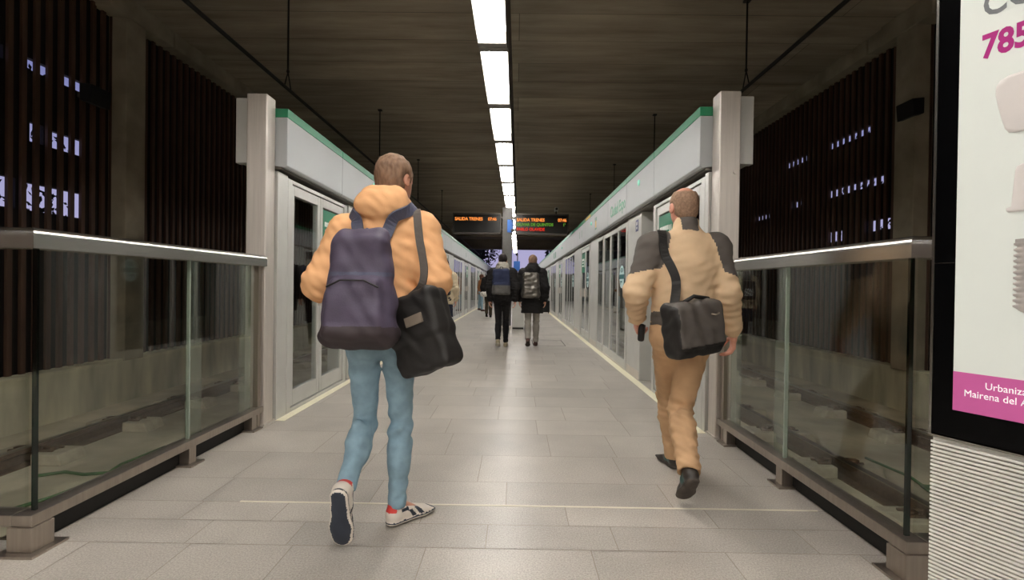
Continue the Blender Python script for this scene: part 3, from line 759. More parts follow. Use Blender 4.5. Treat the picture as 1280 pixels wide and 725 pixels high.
M['postergrey'] = pm('lit_poster_grey', (95, 97, 98), .4, emit=(110, 112, 112), estr=.30)
M['postermag'] = pm('lit_poster_purple', (150, 25, 105), .4, emit=(165, 32, 118), estr=.2)
M['porcelain'] = pm('printed_porcelain', (196, 189, 184), .3, var=.06, scale=9, emit=(214, 208, 204), estr=.2)
M['implant'] = pm('printed_metal_screw', (160, 152, 146), .3, .2, var=.25, scale=40, emit=(170, 165, 160), estr=.22)
mb = MB(); tbox(mb, .055, WT - .055, .849, ZT - .06, .0, .0012); sc_ = t.part('screen', mb, M['poster'])
mb = MB(); tbox(mb, .055, WT - .055, .849, .958, .0013, .002); t.part('colour_band', mb, M['posterpink'], sc_)
def ttext(name, body, size, sv, z, mat, bold, sx=1.): return text_obj(name, body, size, P3(sv, z, .0022), U, Z, mat, sc_, t.loc, bold, .0004, 'LEFT', sx)
ttext('poster_text', 'CO', .098, .106, 1.922, M['postergrey'], .0016, .78)
ttext('poster_text', '785', .088, .106, 1.812, M['postermag'], .003, .78)
ttext('poster_text', 'Urbaniza', .0265, .128, .920, M['postertext'], .0, .92)
ttext('poster_text', 'Mairena del A', .0265, .081, .893, M['postertext'], .0, .92)
def lathe_half(prof, cx, d0, depth, n=20, mi=0):
    """printed body: shallow relief, width profile [(z, halfwidth)] about column cx"""
    mb = MB(); rows = []
    for z, hw in prof:
        row = []
        for k in range(n + 1):
            a = math.pi * k / n; row.append(P3(cx - hw * math.cos(a), z, d0 + depth * math.sin(a)))
        rows.append(row)
    vs_ = [v for r in rows for v in r]; fs = []
    for i in range(len(rows) - 1):
        for k in range(n): fs.append((i * (n + 1) + k, i * (n + 1) + k + 1, (i + 1) * (n + 1) + k + 1, (i + 1) * (n + 1) + k))
    mb._add(vs_, fs); mb._add([rows[0][k] for k in range(n + 1)], [tuple(range(n + 1))]); mb._add([rows[-1][k] for k in range(n + 1)], [tuple(range(n + 1))])
    return mb
CX = .225
prof = [(1.592, .001), (1.593, .045), (1.597, .058), (1.61, .066), (1.64, .074), (1.675, .082), (1.705, .087), (1.725, .086), (1.738, .078), (1.745, .06), (1.741, .03), (1.738, .0)]
t.part('tooth_crown', lathe_half(prof, CX, .002, .006), M['porcelain'], sc_, smooth=True)
prof = [(1.388, .001), (1.389, .056), (1.394, .06), (1.4, .06), (1.404, .05), (1.44, .047), (1.495, .043), (1.505, .04), (1.51, .03), (1.511, 0.)]
t.part('abutment', lathe_half(prof, CX, .002, .005), M['porcelain'], sc_, smooth=True)
prof = [(1.125, .001), (1.128, .018), (1.135, .03)]
z = 1.14
while z < 1.30:
    prof += [(z, .036), (z + .004, .043), (z + .008, .043), (z + .011, .036)]; z += .0145
prof += [(1.302, .04), (1.318, .04), (1.319, .022), (1.335, .022), (1.336, 0.)]
t.part('implant_screw', lathe_half(prof, CX, .002, .006), M['implant'], sc_)

# ------------------------------------------------------------------ distance-field figures
def nrm(a): a = np.array(a, float); return a / (np.linalg.norm(a) + 1e-12)
class Sdf:
    def __init__(s, lo, hi, h):
        s.lo = np.array(lo, float); s.h = h; s.n = np.ceil((np.array(hi, float) - s.lo) / h).astype(int) + 1
        s.F = np.ones(s.n, np.float32)
    def sub(s, blo, bhi):
        i0 = np.clip(np.floor((blo - s.lo) / s.h).astype(int), 0, s.n - 1); i1 = np.clip(np.ceil((bhi - s.lo) / s.h).astype(int) + 1, 1, s.n)
        if np.any(i1 <= i0): i1 = np.maximum(i1, i0 + 1)
        g = [(s.lo[k] + s.h * np.arange(i0[k], i1[k])).astype(np.float32) for k in range(3)]
        return tuple(slice(a, b) for a, b in zip(i0, i1)), g[0][:, None, None], g[1][None, :, None], g[2][None, None, :]
    def put(s, sl, d, k, mode='u'):
        c = s.F[sl]
        if mode == 'u':
            if k > 0: h = np.maximum(k - np.abs(c - d), 0) / k; r = np.minimum(c, d) - h * h * k * .25
            else: r = np.minimum(c, d)
        else:
            d = -d if mode == 's' else d
            if k > 0: h = np.maximum(k - np.abs(c - d), 0) / k; r = np.maximum(c, d) + h * h * k * .25
            else: r = np.maximum(c, d)
        s.F[sl] = r
    def cap(s, a, b, ra, rb=None, k=.02, flat=None, mode='u'):
        a = np.array(a, float); b = np.array(b, float); rb = ra if rb is None else rb; R = max(ra, rb) + k + 2 * s.h
        sl, X, Y, Z_ = s.sub(np.minimum(a, b) - R, np.maximum(a, b) + R)
        px, py, pz = X - a[0], Y - a[1], Z_ - a[2]; ba = b - a; sc = 1.
        if flat is not None:
            n, f = nrm(flat[0]), flat[1]; q = (px * n[0] + py * n[1] + pz * n[2]) * (1 / f - 1)
            px, py, pz = px + q * n[0], py + q * n[1], pz + q * n[2]; ba = ba + n * (ba @ n) * (1 / f - 1); sc = (1 + f) / 2
        t = np.clip((px * ba[0] + py * ba[1] + pz * ba[2]) / (ba @ ba + 1e-9), 0, 1)
        d = np.sqrt((px - t * ba[0]) ** 2 + (py - t * ba[1]) ** 2 + (pz - t * ba[2]) ** 2) - (ra + (rb - ra) * t)
        s.put(sl, d * sc, k, mode)
    def ell(s, c, ax, r, k=.015, mode='u'):
        c = np.array(c, float); R = max(r) + k + 2 * s.h
        sl, X, Y, Z_ = s.sub(c - R, c + R); px, py, pz = X - c[0], Y - c[1], Z_ - c[2]
        q = 0; g = 0
        for a, rr in zip(ax, r):
            e = px * a[0] + py * a[1] + pz * a[2]; q = q + (e / rr) ** 2; g = g + (e / rr ** 2) ** 2
        k0 = np.sqrt(q); d = np.where(g > 1e-9, k0 * (k0 - 1) / np.sqrt(g + 1e-12), -min(r))
        s.put(sl, d.astype(np.float32), k, mode)
    def rbox(s, c, ax, half, rad, k=.01, mode='u', taper=None):
        c = np.array(c, float); R = np.linalg.norm(half) + k + 2 * s.h
        sl, X, Y, Z_ = s.sub(c - R, c + R); px, py, pz = X - c[0], Y - c[1], Z_ - c[2]
        E = [px * a[0] + py * a[1] + pz * a[2] for a in ax]
        if taper:                                           # widths shrink along axis 2
            f = 1 + taper * E[2] / half[2]; E[0] = E[0] / f; E[1] = E[1] / f
        q = [np.abs(e) - (h - rad) for e, h in zip(E, half)]
        d = np.sqrt(sum(np.maximum(x, 0) ** 2 for x in q)) + np.minimum(np.maximum(np.maximum(q[0], q[1]), q[2]), 0) - rad
        s.put(sl, d.astype(np.float32), k, mode)
    def plane(s, p, n, k=.0):
        """keep the side n points away from"""
        n = nrm(n); X, Y, Z_ = [(s.lo[i] + s.h * np.arange(s.n[i])).astype(np.float32) for i in range(3)]
        d = (X[:, None, None] - p[0]) * n[0] + (Y[None, :, None] - p[1]) * n[1] + (Z_[None, None, :] - p[2]) * n[2]
        s.put((slice(None),) * 3, d.astype(np.float32), k, 'i')
    def disp(s, fn, band=.035):
        I = np.argwhere(np.abs(s.F) < band); P = s.lo + I * s.h
        s.F[tuple(I.T)] += fn(P).astype(np.float32)
    def val(s, p):
        q = (np.array(p, float) - s.lo) / s.h; i = np.clip(np.floor(q).astype(int), 0, s.n - 2); t = np.clip(q - i, 0, 1); r = 0
        for dx in (0, 1):
            for dy in (0, 1):
                for dz in (0, 1):
                    r += s.F[i[0] + dx, i[1] + dy, i[2] + dz] * (t[0] if dx else 1 - t[0]) * (t[1] if dy else 1 - t[1]) * (t[2] if dz else 1 - t[2])
        return r
    def grad(s, p):
        e = s.h * 1.5
        return np.array([s.val(p + V(*d) * e) - s.val(p - V(*d) * e) for d in ((1, 0, 0), (0, 1, 0), (0, 0, 1))]) / (2 * e)
    def project(s, p, off):
        p = np.array(p, float)
        for _ in range(14):
            g = s.grad(p); L = g @ g
            if L < 1e-4: break
            st = (s.val(p) - off) * g / max(L, .3); m = np.linalg.norm(st)
            p = p - (st if m < .02 else st * .02 / m)
        return p, nrm(s.grad(p))
    def mesh(s, name, mats, parent=None, off=(0, 0, 0), matfn=None, shrink=0, label=None):
        F = s.F.copy(); F[0] = F[-1] = 1; F[:, 0] = F[:, -1] = 1; F[:, :, 0] = F[:, :, -1] = 1
        S = F < 0; n = s.n - 1
        tot = np.zeros(n, np.int8)
        for dx in (0, 1):
            for dy in (0, 1):
                for dz in (0, 1): tot += S[dx:dx + n[0], dy:dy + n[1], dz:dz + n[2]]
        I = np.argwhere((tot > 0) & (tot < 8)); idx = np.full(n, -1, np.int32); idx[tuple(I.T)] = np.arange(len(I))
        acc = np.zeros((len(I), 3)); cnt = np.zeros(len(I))
        for axis in range(3):
            o = [k for k in range(3) if k != axis]
            for u in (0, 1):
                for w_ in (0, 1):
                    c0 = np.zeros(3, int); c0[o[0]] = u; c0[o[1]] = w_; c1 = c0.copy(); c1[axis] = 1
                    f0 = F[tuple((I + c0).T)]; f1 = F[tuple((I + c1).T)]; m = (f0 < 0) != (f1 < 0)
                    t = np.where(m, f0 / np.where(m, f0 - f1, 1), 0); pt = np.tile(c0.astype(float), (len(I), 1)); pt[:, axis] = t
                    acc[m] += pt[m]; cnt[m] += 1
        P = s.lo + (I + acc / np.maximum(cnt, 1)[:, None]) * s.h - np.array(off)
        quads = []
        for axis in range(3):
            o = [(axis + 1) % 3, (axis + 2) % 3]
            a = [slice(0, None)] * 3; b = [slice(0, None)] * 3; a[axis] = slice(0, -1); b[axis] = slice(1, None)
            E_ = np.argwhere(S[tuple(a)] != S[tuple(b)]); fl = S[tuple(E_.T)]
            q = []
            for (du, dv) in ((1, 1), (0, 1), (0, 0), (1, 0)):
                c = E_.copy(); c[:, o[0]] -= du; c[:, o[1]] -= dv; q.append(idx[tuple(np.clip(c, 0, n - 1).T)])
            q = np.stack(q, 1); q[~fl] = q[~fl][:, ::-1]; quads.append(q[(q >= 0).all(1)])
        Q = np.concatenate(quads)
        me = bpy.data.meshes.new(name); me.vertices.add(len(P)); me.vertices.foreach_set('co', P.astype(np.float32).ravel())
        me.loops.add(len(Q) * 4); me.loops.foreach_set('vertex_index', Q.astype(np.int32).ravel())
        me.polygons.add(len(Q)); me.polygons.foreach_set('loop_start', np.arange(len(Q), dtype=np.int32) * 4)
        for m in (mats if isinstance(mats, (list, tuple)) else [mats]): me.materials.append(m)
        me.update(calc_edges=True); me.validate()
        me.polygons.foreach_set('use_smooth', np.ones(len(me.polygons), bool))
        if matfn is not None and len(me.polygons) == len(Q):
            C = P[Q].mean(1) + np.array(off); me.polygons.foreach_set('material_index', matfn(C).astype(np.int32))
        o = link(name, me, parent)
        if label: o['label'] = label
        return o

def folds(amp, seed, wl=(.05, .11), axis=(0, 0, 1), mask=None):
    r = np.random.RandomState(seed); T = []
    for _ in range(5):
        k = nrm(np.array(axis) + r.normal(0, .45, 3)) * 2 * math.pi / r.uniform(*wl); m = r.normal(0, 1, 3); m = m / np.linalg.norm(m) * 2 * math.pi / r.uniform(.12, .3)
        T.append((k, m, r.uniform(0, 6.28), r.uniform(0, 6.28)))
    def f(P):
        d = 0
        for k, m, a, b in T: d = d + np.sin(P @ k + a + 1.6 * np.sin(P @ m + b))
        d = d * amp / 2.5
        return d * mask(P) if mask else d
    return f

skin_m = lambda n, c: pm(n, c, .5, var=.06, scale=18)
M['skin'] = skin_m('skin_warm', (205, 150, 126)); M['skin2'] = skin_m('skin_ruddy', (208, 146, 124))

def hand(S, w_, d, n, t, c=(.35, .5, .4), thumb=.35, z=1.):
    d, n, t = nrm(d), nrm(n), nrm(t)
    offs = (.028, .0095, -.0095, -.027); lens = (.040, .045, .042, .032)
    for o_, L in zip(offs, lens):
        S.cap(w_ + d * .005 + t * o_ * .5, w_ + (d * .088 + t * o_) * z, .014 * z, .0105 * z, .012)
    S.cap(w_ - d * .02, w_ + d * .03, .024 * z, .024 * z, .02, flat=(n, .75))
    for i, (o_, L) in enumerate(zip(offs, lens)):
        p = w_ + (d * .088 + t * o_ * 1.08) * z; a = 0
        for q, (f, r0, r1) in enumerate(((1, .0095, .0088), (.62, .0086, .008), (.48, .0079, .007))):
            a += c[q] * (1 + .06 * i); e = p + (d * math.cos(a) + n * math.sin(a)) * L * f * z; S.cap(p, e, r0 * z, r1 * z, .004); p = e
    p = w_ + (d * .028 + t * .026) * z
    for v, L, r0, r1 in ((d * .55 + t * .75 + n * thumb, .040, .0145, .0115), (d * .8 + t * .42 + n * thumb * 1.3, .030, .0108, .0095), (d * .95 + t * .1 + n * thumb * 1.5, .024, .0094, .008)):
        e = p + nrm(v) * L * z; S.cap(p, e, r0 * z, r1 * z, .006); p = e

def head(S, c, f, u):
    f, u = nrm(f), nrm(u); r = np.cross(f, u); ax = (r, f, u)
    S.ell(c + u * .026 - f * .012, ax, (.074, .096, .088), .02)
    S.ell(c + f * .028 - u * .035, ax, (.060, .070, .082), .03)
    S.cap(c - u * .078 + f * .02, c - u * .102 + f * .062, .04, .02, .03)
    S.cap(c + f * .086 + u * .024 - r * .032, c + f * .086 + u * .024 + r * .032, .011, None, .015)
    for q in (-1, 1):
        S.ell(c + f * .102 + r * q * .031 + u * .002, ax, (.014, .012, .009), .012, 's')
        S.ell(c + f * .083 + r * q * .031 + u * .002, ax, (.0125, .0125, .0125), .002)
        S.ell(c + r * q * .078 - f * .008 - u * .012, (nrm(r * q - f * .35), nrm(f + r * q * .35), u), (.010, .020, .032), .006)
        S.ell(c + r * q * .086 - f * .003 - u * .008, ax, (.008, .009, .017), .004, 's')
    S.cap(c + f * .092 + u * .008, c + f * .112 - u * .028, .009, .013, .012)
    S.cap(c + f * .094 - u * .062 - r * .017, c + f * .094 - u * .062 + r * .017, .008, None, .008)
    S.cap(c + f * .092 - u * .073 - r * .013, c + f * .092 - u * .073 + r * .013, .008, None, .008)

def frame(J):
    r = nrm(J['hipR'] - J['hipL']); u = nrm(J['neck'] - J['pel']); f = nrm(np.cross(u, r)); rs = nrm(J['shR'] - J['shL']); fs = nrm(np.cross(u, rs))
    return r, u, f, rs, fs

def bounds(J, keys, pad):
    A = np.array([J[k] for k in keys]); return A.min(0) - pad, A.max(0) + pad
ALLK = ['head', 'neck', 'chest', 'pel', 'shL', 'shR', 'elL', 'elR', 'wrL', 'wrR', 'hipL', 'hipR', 'knL', 'knR', 'anL', 'anR']

def body(J, name, h, mat, loc, fine=True):
    r, u, f, rs, fs = frame(J); lo, hi = bounds(J, ALLK, .24); S = Sdf(lo, hi, h)
    S.cap(J['hipL'] + u * .03, J['hipR'] + u * .03, .09, None, .04, flat=(f, .85)); S.cap(J['pel'] + u * .04, J['chest'], .115, .13, .05, flat=(f, .72))
    S.cap(J['chest'], J['neck'] - u * .10, .14, .10, .05, flat=(fs, .68)); S.cap(J['shL'], J['shR'], .05, None, .05)
    S.cap(J['neck'] - u * .06, J['head'] - u * .05 - J['hf'] * .015, .058, .054, .03)
    head(S, J['head'], J['hf'], J.get('hu', u))
    for q in 'LR':
        S.cap(J['sh' + q], J['el' + q], .048, .037, .03); S.cap(J['el' + q], J['wr' + q], .038, .025, .02)
        S.cap(J['hip' + q], J['kn' + q], .072, .042, .03); S.cap(J['kn' + q], J['an' + q], .042, .031, .02)
        calf = J['kn' + q] * .68 + J['an' + q] * .32 - f * .018; S.ell(calf, (r, f, u), (.04, .04, .085), .03)
        d, n, t = J['hand' + q]; hand(S, J['wr' + q], d, n, t, J.get('curl' + q, (.35, .5, .4)))
        D = J['foot' + q]; S.cap(J['an' + q], J['an' + q] + D[0] * .12 - D[1] * .062, .032, .018, .02)
    o = S.mesh(name, mat, None, loc); o.location = loc
    return o

def shoe(J, q, h, mats, parent, loc, matfn, name='shoe', sc=1., boot=0.):
    d, u = nrm(J['foot' + q][0]), nrm(J['foot' + q][1]); r = np.cross(d, u)
    he = J['an' + q] - d * .06 * sc - u * .09 * sc
    S = Sdf(np.minimum(he, he + d * .3) - .16, np.maximum(he, he + d * .3) + .16, h)
    c = lambda a, b, x=0: he + (d * a + u * b + r * x) * sc
    S.cap(c(.042, .016), c(.10, .016), .036 * sc, .036 * sc, .01, flat=(u, .42)); S.cap(c(.10, .016), c(.19, .016), .036 * sc, .047 * sc, .01, flat=(u, .36)); S.cap(c(.19, .016), c(.242, .019), .047 * sc, .043 * sc, .01, flat=(u, .36))
    S.cap(c(.042, .045), c(.11, .052), .036 * sc, .037 * sc, .012); S.cap(c(.11, .05), c(.19, .036), .037 * sc, .037 * sc, .02); S.cap(c(.19, .036), c(.234, .034), .040 * sc, .040 * sc, .02, flat=(u, .85))
    S.cap(c(.05, .06), c(.058, .1 + boot), .037 * sc, .038 * sc, .02); S.cap(c(.085, .075), c(.155, .060), .030 * sc, .022 * sc, .02)
    S.plane(he, -u, .004)
    if not boot: S.plane(c(0, .112), u + d * .35, .006)
    def mf(C):
        A = (C - he) / sc; return matfn(A @ d, A @ u, A @ r)
    return S.mesh(name, mats, parent, loc, mf)

def trousers(J, h, mat, parent, loc, seed, puff=0., hemr=.05, foldamp=.004, low=.0):
    r, u, f, rs, fs = frame(J); lo, hi = bounds(J, ['pel', 'hipL', 'hipR', 'knL', 'knR', 'anL', 'anR'], .2); S = Sdf(lo, hi, h)
    S.cap(J['hipL'] + u * .05, J['hipR'] + u * .05, .105 + puff, None, .04, flat=(f, .9)); S.cap(J['pel'], J['pel'] + u * .1, .14 + puff, .135 + puff, .04, flat=(f, .78))
    for q in 'LR':
        S.ell(J['hip' + q] - f * .045 + u * .01, (r, f, u), (.08, .085, .10), .05)
    S.plane(J['pel'] + u * .14, u, .01)
    for q in 'LR':
        S.cap(J['hip' + q], J['kn' + q], .090 + puff, .060 + puff, .03)
        ax = nrm(J['an' + q] - J['kn' + q]); e = J['an' + q] + ax * low
        calf = J['kn' + q] * .66 + e * .34 - f * .014
        S.cap(J['kn' + q], e, .060 + puff, hemr + puff * .5, .02); S.ell(calf, (r, f, u), (.054 + puff, .056 + puff, .11), .05)
    for q in 'LR':
        ax = nrm(J['an' + q] - J['kn' + q]); e = J['an' + q] + ax * (low - .005)
        # flat hem
        S.ell(e + ax * .055, (r, f, u), (.075, .075, .055), .004, 's')
    if foldamp:
        S.disp(folds(foldamp, seed, (.045, .10), mask=lambda P: .35 + np.exp(-((P[:, 2] - J['knR'][2]) / .09) ** 2) + np.exp(-((P[:, 2] - J['anR'][2] - .06) / .08) ** 2) + .8 * np.exp(-((P[:, 2] - J['hipR'][2] + .06) / .08) ** 2)))
    return S.mesh('trousers', mat, parent, loc)

def jacket(J, h, mats, parent, loc, seed, puff=0., hem=-.1, flare=.0, hood=None, collar=.06, foldamp=.005, matfn=None, name='jacket', sleeve=(.072, .066, .046), cuff=.02):
    r, u, f, rs, fs = frame(J); lo, hi = bounds(J, ['neck', 'chest', 'pel', 'shL', 'shR', 'elL', 'elR', 'wrL', 'wrR'], .26 + max(0, -hem * .9)); S = Sdf(lo, hi, h)
    top = J['neck'] - u * .14
    S.cap(J['chest'], top, .175 + puff, .13 + puff, .05, flat=(fs, .70)); S.cap(J['pel'] + u * (hem + .0), J['chest'], .17 + puff + flare, .175 + puff, .05, flat=(f, .74))
    S.cap(J['neck'] - u * .10, J['neck'] + u * (collar - .05), .085 + puff * .5, .07 + puff * .4, .04)
    S.cap(J['shL'], J['shR'], .072 + puff, None, .05)
    S.plane(J['pel'] + u * hem, -u, .012); S.plane(J['neck'] + u * collar, u + .3 * J['hf'] * 0, .012)
    for q in 'LR':
        S.cap(J['sh' + q], J['el' + q], sleeve[0] + puff, sleeve[1] + puff, .04)
        ax = nrm(J['wr' + q] - J['el' + q]); e = J['wr' + q] - ax * cuff
        S.cap(J['el' + q], e, sleeve[1] + puff, sleeve[2] + puff * .6, .025)
    if hood: hood(S, J)
    def mk(P):
        m = .55 * np.ones(len(P))
        for q in 'LR': m += .6 * np.exp(-(np.linalg.norm(P - J['el' + q], axis=1) / .13) ** 2) + .5 * np.exp(-(np.linalg.norm(P - J['wr' + q], axis=1) / .12) ** 2)
        return m + .4 * np.exp(-((P[:, 2] - J['pel'][2]) / .15) ** 2)
    if foldamp: S.disp(folds(foldamp, seed, (.045, .10), mask=mk))
    return S.mesh(name, mats, parent, loc, matfn), S

def hair_cap(J, h, mat, parent, loc, thick=.014, low=-.035, front=.06, seed=3, name='hair', crown_bald=0., amp=.004, side=.0):
    c, f, u = J['head'], nrm(J['hf']), nrm(J.get('hu', V(0, 0, 1))); r = np.cross(f, u); u = np.cross(r, f) ; ax = (r, f, u)
    S = Sdf(c - .22, c + .22, h)
    S.ell(c + u * .028 - f * .014, ax, (.074 + thick, .096 + thick, .088 + thick), .0)
    if low < -.04: S.ell(c - f * .045 + u * low * .6, ax, (.062 + thick * .8, .05 + thick, .07), .03)
    S.plane(c + u * low, -u - f * -.55, .015)                     # nape line rises towards the face
    S.ell(c + f * (front + .06) - u * .055, ax, (.09 + side, .085, .105), .02, 's')
    for q in (-1, 1): S.ell(c + r * q * .09 - f * .008 - u * .012, ax, (.035, .027, .036), .008, 's')
    if crown_bald: S.ell(c + u * .112 - f * .035, ax, (.058, .075, crown_bald), .012, 's')
    S.disp(lambda P: amp * (np.sin(P @ r * 190 + 3 * np.sin(P @ u * 60)) * .5 + np.sin(P @ f * 150 + 2 * np.sin(P @ r * 80)) * .5))
    return S.mesh(name, mat, parent, loc)

def strap(S, pts, off, w_, t, mb=None, n=7, smooth=True, mi=0):
    P = []
    K = len(pts)
    A = [np.array(p, float) for p in pts]
    for i in range(K - 1):                                        # catmull-rom
        p0, p1, p2, p3 = A[max(i - 1, 0)], A[i], A[i + 1], A[min(i + 2, K - 1)]
        for q in np.linspace(0, 1, n, endpoint=False): P.append(.5 * ((2 * p1) + (p2 - p0) * q + (2 * p0 - 5 * p1 + 4 * p2 - p3) * q * q + (3 * p1 - p0 - 3 * p2 + p3) * q ** 3))
    P.append(A[-1])
    Q, Nn = [], []
    for p in P:
        v = S.val(p) if np.all(p > S.lo) and np.all(p < S.lo + S.h * (S.n - 1)) else 1
        pp, nn = S.project(p, off)
        if np.linalg.norm(pp - p) > .09: pp, nn = p, nn
        Q.append(pp); Nn.append(nn)
    Nn = [nrm(Nn[max(i - 1, 0)] + Nn[i] + Nn[min(i + 1, len(Nn) - 1)]) for i in range(len(Nn))]
    for _ in range(2): Q = [Q[0]] + [(Q[i - 1] + 2 * Q[i] + Q[i + 1]) / 4 for i in range(1, len(Q) - 1)] + [Q[-1]]
    return (mb or MB()).ribbon(Q, Nn, w_, t, mi)

def mk_root(o, label, group=None): return tag(o, label, 'person', group)

# fabrics
M['ochre'] = pm('ochre_jacket_cloth', (228, 174, 126), .8, var=.07, scale=10, bump=.1, bscale=220, spec=.2)
M['denim'] = pm('light_blue_denim', (132, 158, 172), .85, var=.16, scale=16, bump=.15, bscale=260, spec=.15)
M['navybag'] = pm('plum_navy_nylon', (76, 68, 86), .6, var=.14, scale=12, bump=.12, bscale=140, spec=.35)
M['navystrap'] = pm('slate_webbing', (74, 76, 96), .7, var=.08, scale=50)
M['baseplum'] = pm('dark_brown_bag_base', (50, 40, 44), .7, var=.1)
M['blackbag'] = pm('black_bag_cloth', (24, 21, 20), .65, var=.2, scale=20, bump=.1, bscale=160)
M['taupe'] = pm('worn_taupe_badge', (120, 108, 96), .6)
M['hairbrown'] = pm('short_brown_hair', (124, 98, 80), .75, var=.3, scale=60, stretch=(1, 1, .3), spec=.25)
M['hairgrey'] = pm('cropped_grey_brown_hair', (146, 118, 98), .8, var=.25, scale=80, spec=.2)
M['shoewhite'] = pm('cream_sneaker_leather', (222, 212, 200), .5, var=.05)
M['shoenavy'] = pm('navy_sneaker_trim', (44, 50, 62), .6)
M['shoered'] = pm('red_heel_tab', (204, 62, 56), .5)
M['solegrey'] = pm('dark_rubber_sole', (70, 62, 56), .85, var=.2, scale=60)
M['beige'] = pm('beige_jacket_cloth', (212, 182, 148), .8, var=.07, scale=9, bump=.1, bscale=220, spec=.2)
M['charcoal'] = pm('charcoal_jacket_cloth', (88, 82, 78), .8, var=.1, scale=10, bump=.1, bscale=220, spec=.2)
M['khaki'] = pm('khaki_trouser_cloth', (190, 154, 118), .85, var=.1, scale=10, bump=.1, bscale=240, spec=.15)
M['darkbag'] = pm('dark_grey_messenger_cloth', (74, 68, 64), .6, var=.12, scale=14, bump=.1, bscale=160)
M['shoedark'] = pm('dark_leather_shoe', (46, 40, 36), .5, var=.15)
M['shoeteal'] = pm('dark_teal_shoe_trim', (44, 78, 76), .5)

def J_(d, loc=None): return {k: (np.array(v, float) if not isinstance(v, tuple) or not isinstance(v[0], tuple) else v) for k, v in d.items()}

# ---------------- man in the ochre jacket
J = {k: V(*v) for k, v in dict(head=(-.618, 2.60, 1.712), neck=(-.652, 2.555, 1.545), chest=(-.660, 2.53, 1.33), pel=(-.650, 2.48, .955), shL=(-.835, 2.52, 1.430), shR=(-.475, 2.55, 1.452),
     elL=(-.925, 2.42, 1.18), wrL=(-.80, 2.66, 1.145), elR=(-.395, 2.47, 1.20), wrR=(-.52, 2.72, 1.14), hipL=(-.735, 2.48, .90), hipR=(-.572, 2.50, .90),
     knR=(-.567, 2.56, .485), anR=(-.572, 2.512, .097), knL=(-.735, 2.53, .495), anL=(-.737, 2.235, .285)).items()}
J['hf'] = nrm((.42, .9, -.05)); J['hu'] = V(0, .05, 1)
J['footR'] = (nrm((.64, .77, 0)), V(0, 0, 1.)); J['footL'] = (nrm((-.03, .30, -.95)), nrm((0, .95, .30)))
J['handL'] = (nrm((.8, .5, .1)), nrm((.3, -.5, -.1)), nrm((-.1, .2, 1))); J['handR'] = (nrm((-.8, .5, .1)), nrm((-.3, -.5, -.1)), nrm((.1, .2, 1)))
J['curlL'] = J['curlR'] = (.5, .7, .5)
LOC = (-.65, 2.48, 0)
pm_ = body(J, 'person', .0065, M['skin'], LOC)
mk_root(pm_, 'person in ochre hooded jacket and light blue jeans striding away, navy backpack on back')
def hood_l(S, J):
    r, u, f, rs, fs = frame(J); c = J['neck']
    S.cap(c - f * .075 + u * .045 - r * .05, c - f * .075 + u * .045 + r * .05, .062, None, .03); S.ell(c - f * .10 + u * .0 - r * .015, (r, f, u), (.125, .07, .075), .04)
    S.cap(c - r * .085 + u * .03 - f * .02, c - r * .06 + u * .02 + f * .07, .042, .035, .03); S.cap(c + r * .085 + u * .03 - f * .02, c + r * .06 + u * .02 + f * .07, .042, .035, .03)
jk, SJ = jacket(J, .0075, M['ochre'], pm_, LOC, 11, puff=.012, hem=-.02, hood=hood_l, collar=.095, foldamp=.005, sleeve=(.078, .072, .046))
trousers(J, .0065, M['denim'], pm_, LOC, 5, hemr=.046, foldamp=.0042, puff=-.006, low=.008)
def mf_sneak(a, u_, x):
    m = np.where(u_ < .007, 1, 0); m = np.where((u_ >= .007) & (u_ < .016), 0, m); m = np.where((u_ > .016) & (u_ < .023), 1, m)
    m = np.where((a < .035) & (u_ > .066), 2, m); m = np.where((a > .06) & (a < .1) & (u_ > .062) & (u_ < .078), 1, m)
    st = (np.abs(x) > .015) & (u_ > .026) & (u_ < .062); m = np.where(st & (np.abs(a - .125 + (u_ - .04) * .8) < .011), 1, m); m = np.where(st & (np.abs(a - .165 + (u_ - .04) * .8) < .011), 1, m)
    return m
for q in 'LR': shoe(J, q, .005, [M['shoewhite'], M['shoenavy'], M['shoered']], pm_, LOC, mf_sneak, sc=1.07)
hair_cap(J, .005, M['hairbrown'], pm_, LOC, thick=.012, low=-.06, front=.05, amp=.003)
# socks at the planted foot
# backpack
f_, u_, r_ = nrm((.02, 1, -.10)), nrm((0.0, .10, 1)), V(1, 0, 0)
BC = V(-.682, 2.255, 1.155)
S = Sdf(BC - V(.3, .26, .4), BC + V(.3, .26, .4), .006)
S.rbox(BC, (r_, f_, u_), (.150, .085, .26), .075, .01, taper=-.22)
S.rbox(BC - f_ * .075 - u_ * .085 - r_ * .0, (r_, f_, u_), (.125, .045, .135), .035, .02, taper=-.1)
S.cap(BC + u_ * .21 - f_ * .03 - r_ * .07, BC + u_ * .21 - f_ * .03 + r_ * .07, .05, None, .05)
S.disp(folds(.006, 23, (.07, .16), axis=(.5, .2, 1)))
def mf_bp(C):
    h_ = (C - BC) @ u_; d_ = (C - BC) @ f_
    m = np.where(h_ < -.165, 1, 0); m = np.where((h_ > .055) & (h_ < .072) & (d_ < .02), 2, m); return m
bp = S.mesh('backpack', [M['navybag'], M['baseplum'], M['navystrap']], None, BC, mf_bp); bp.location = BC
tag(bp, 'large plum navy backpack with dark base worn by the person in the ochre jacket', 'backpack')
SB = S
top = BC + u_ * .22 + f_ * .05
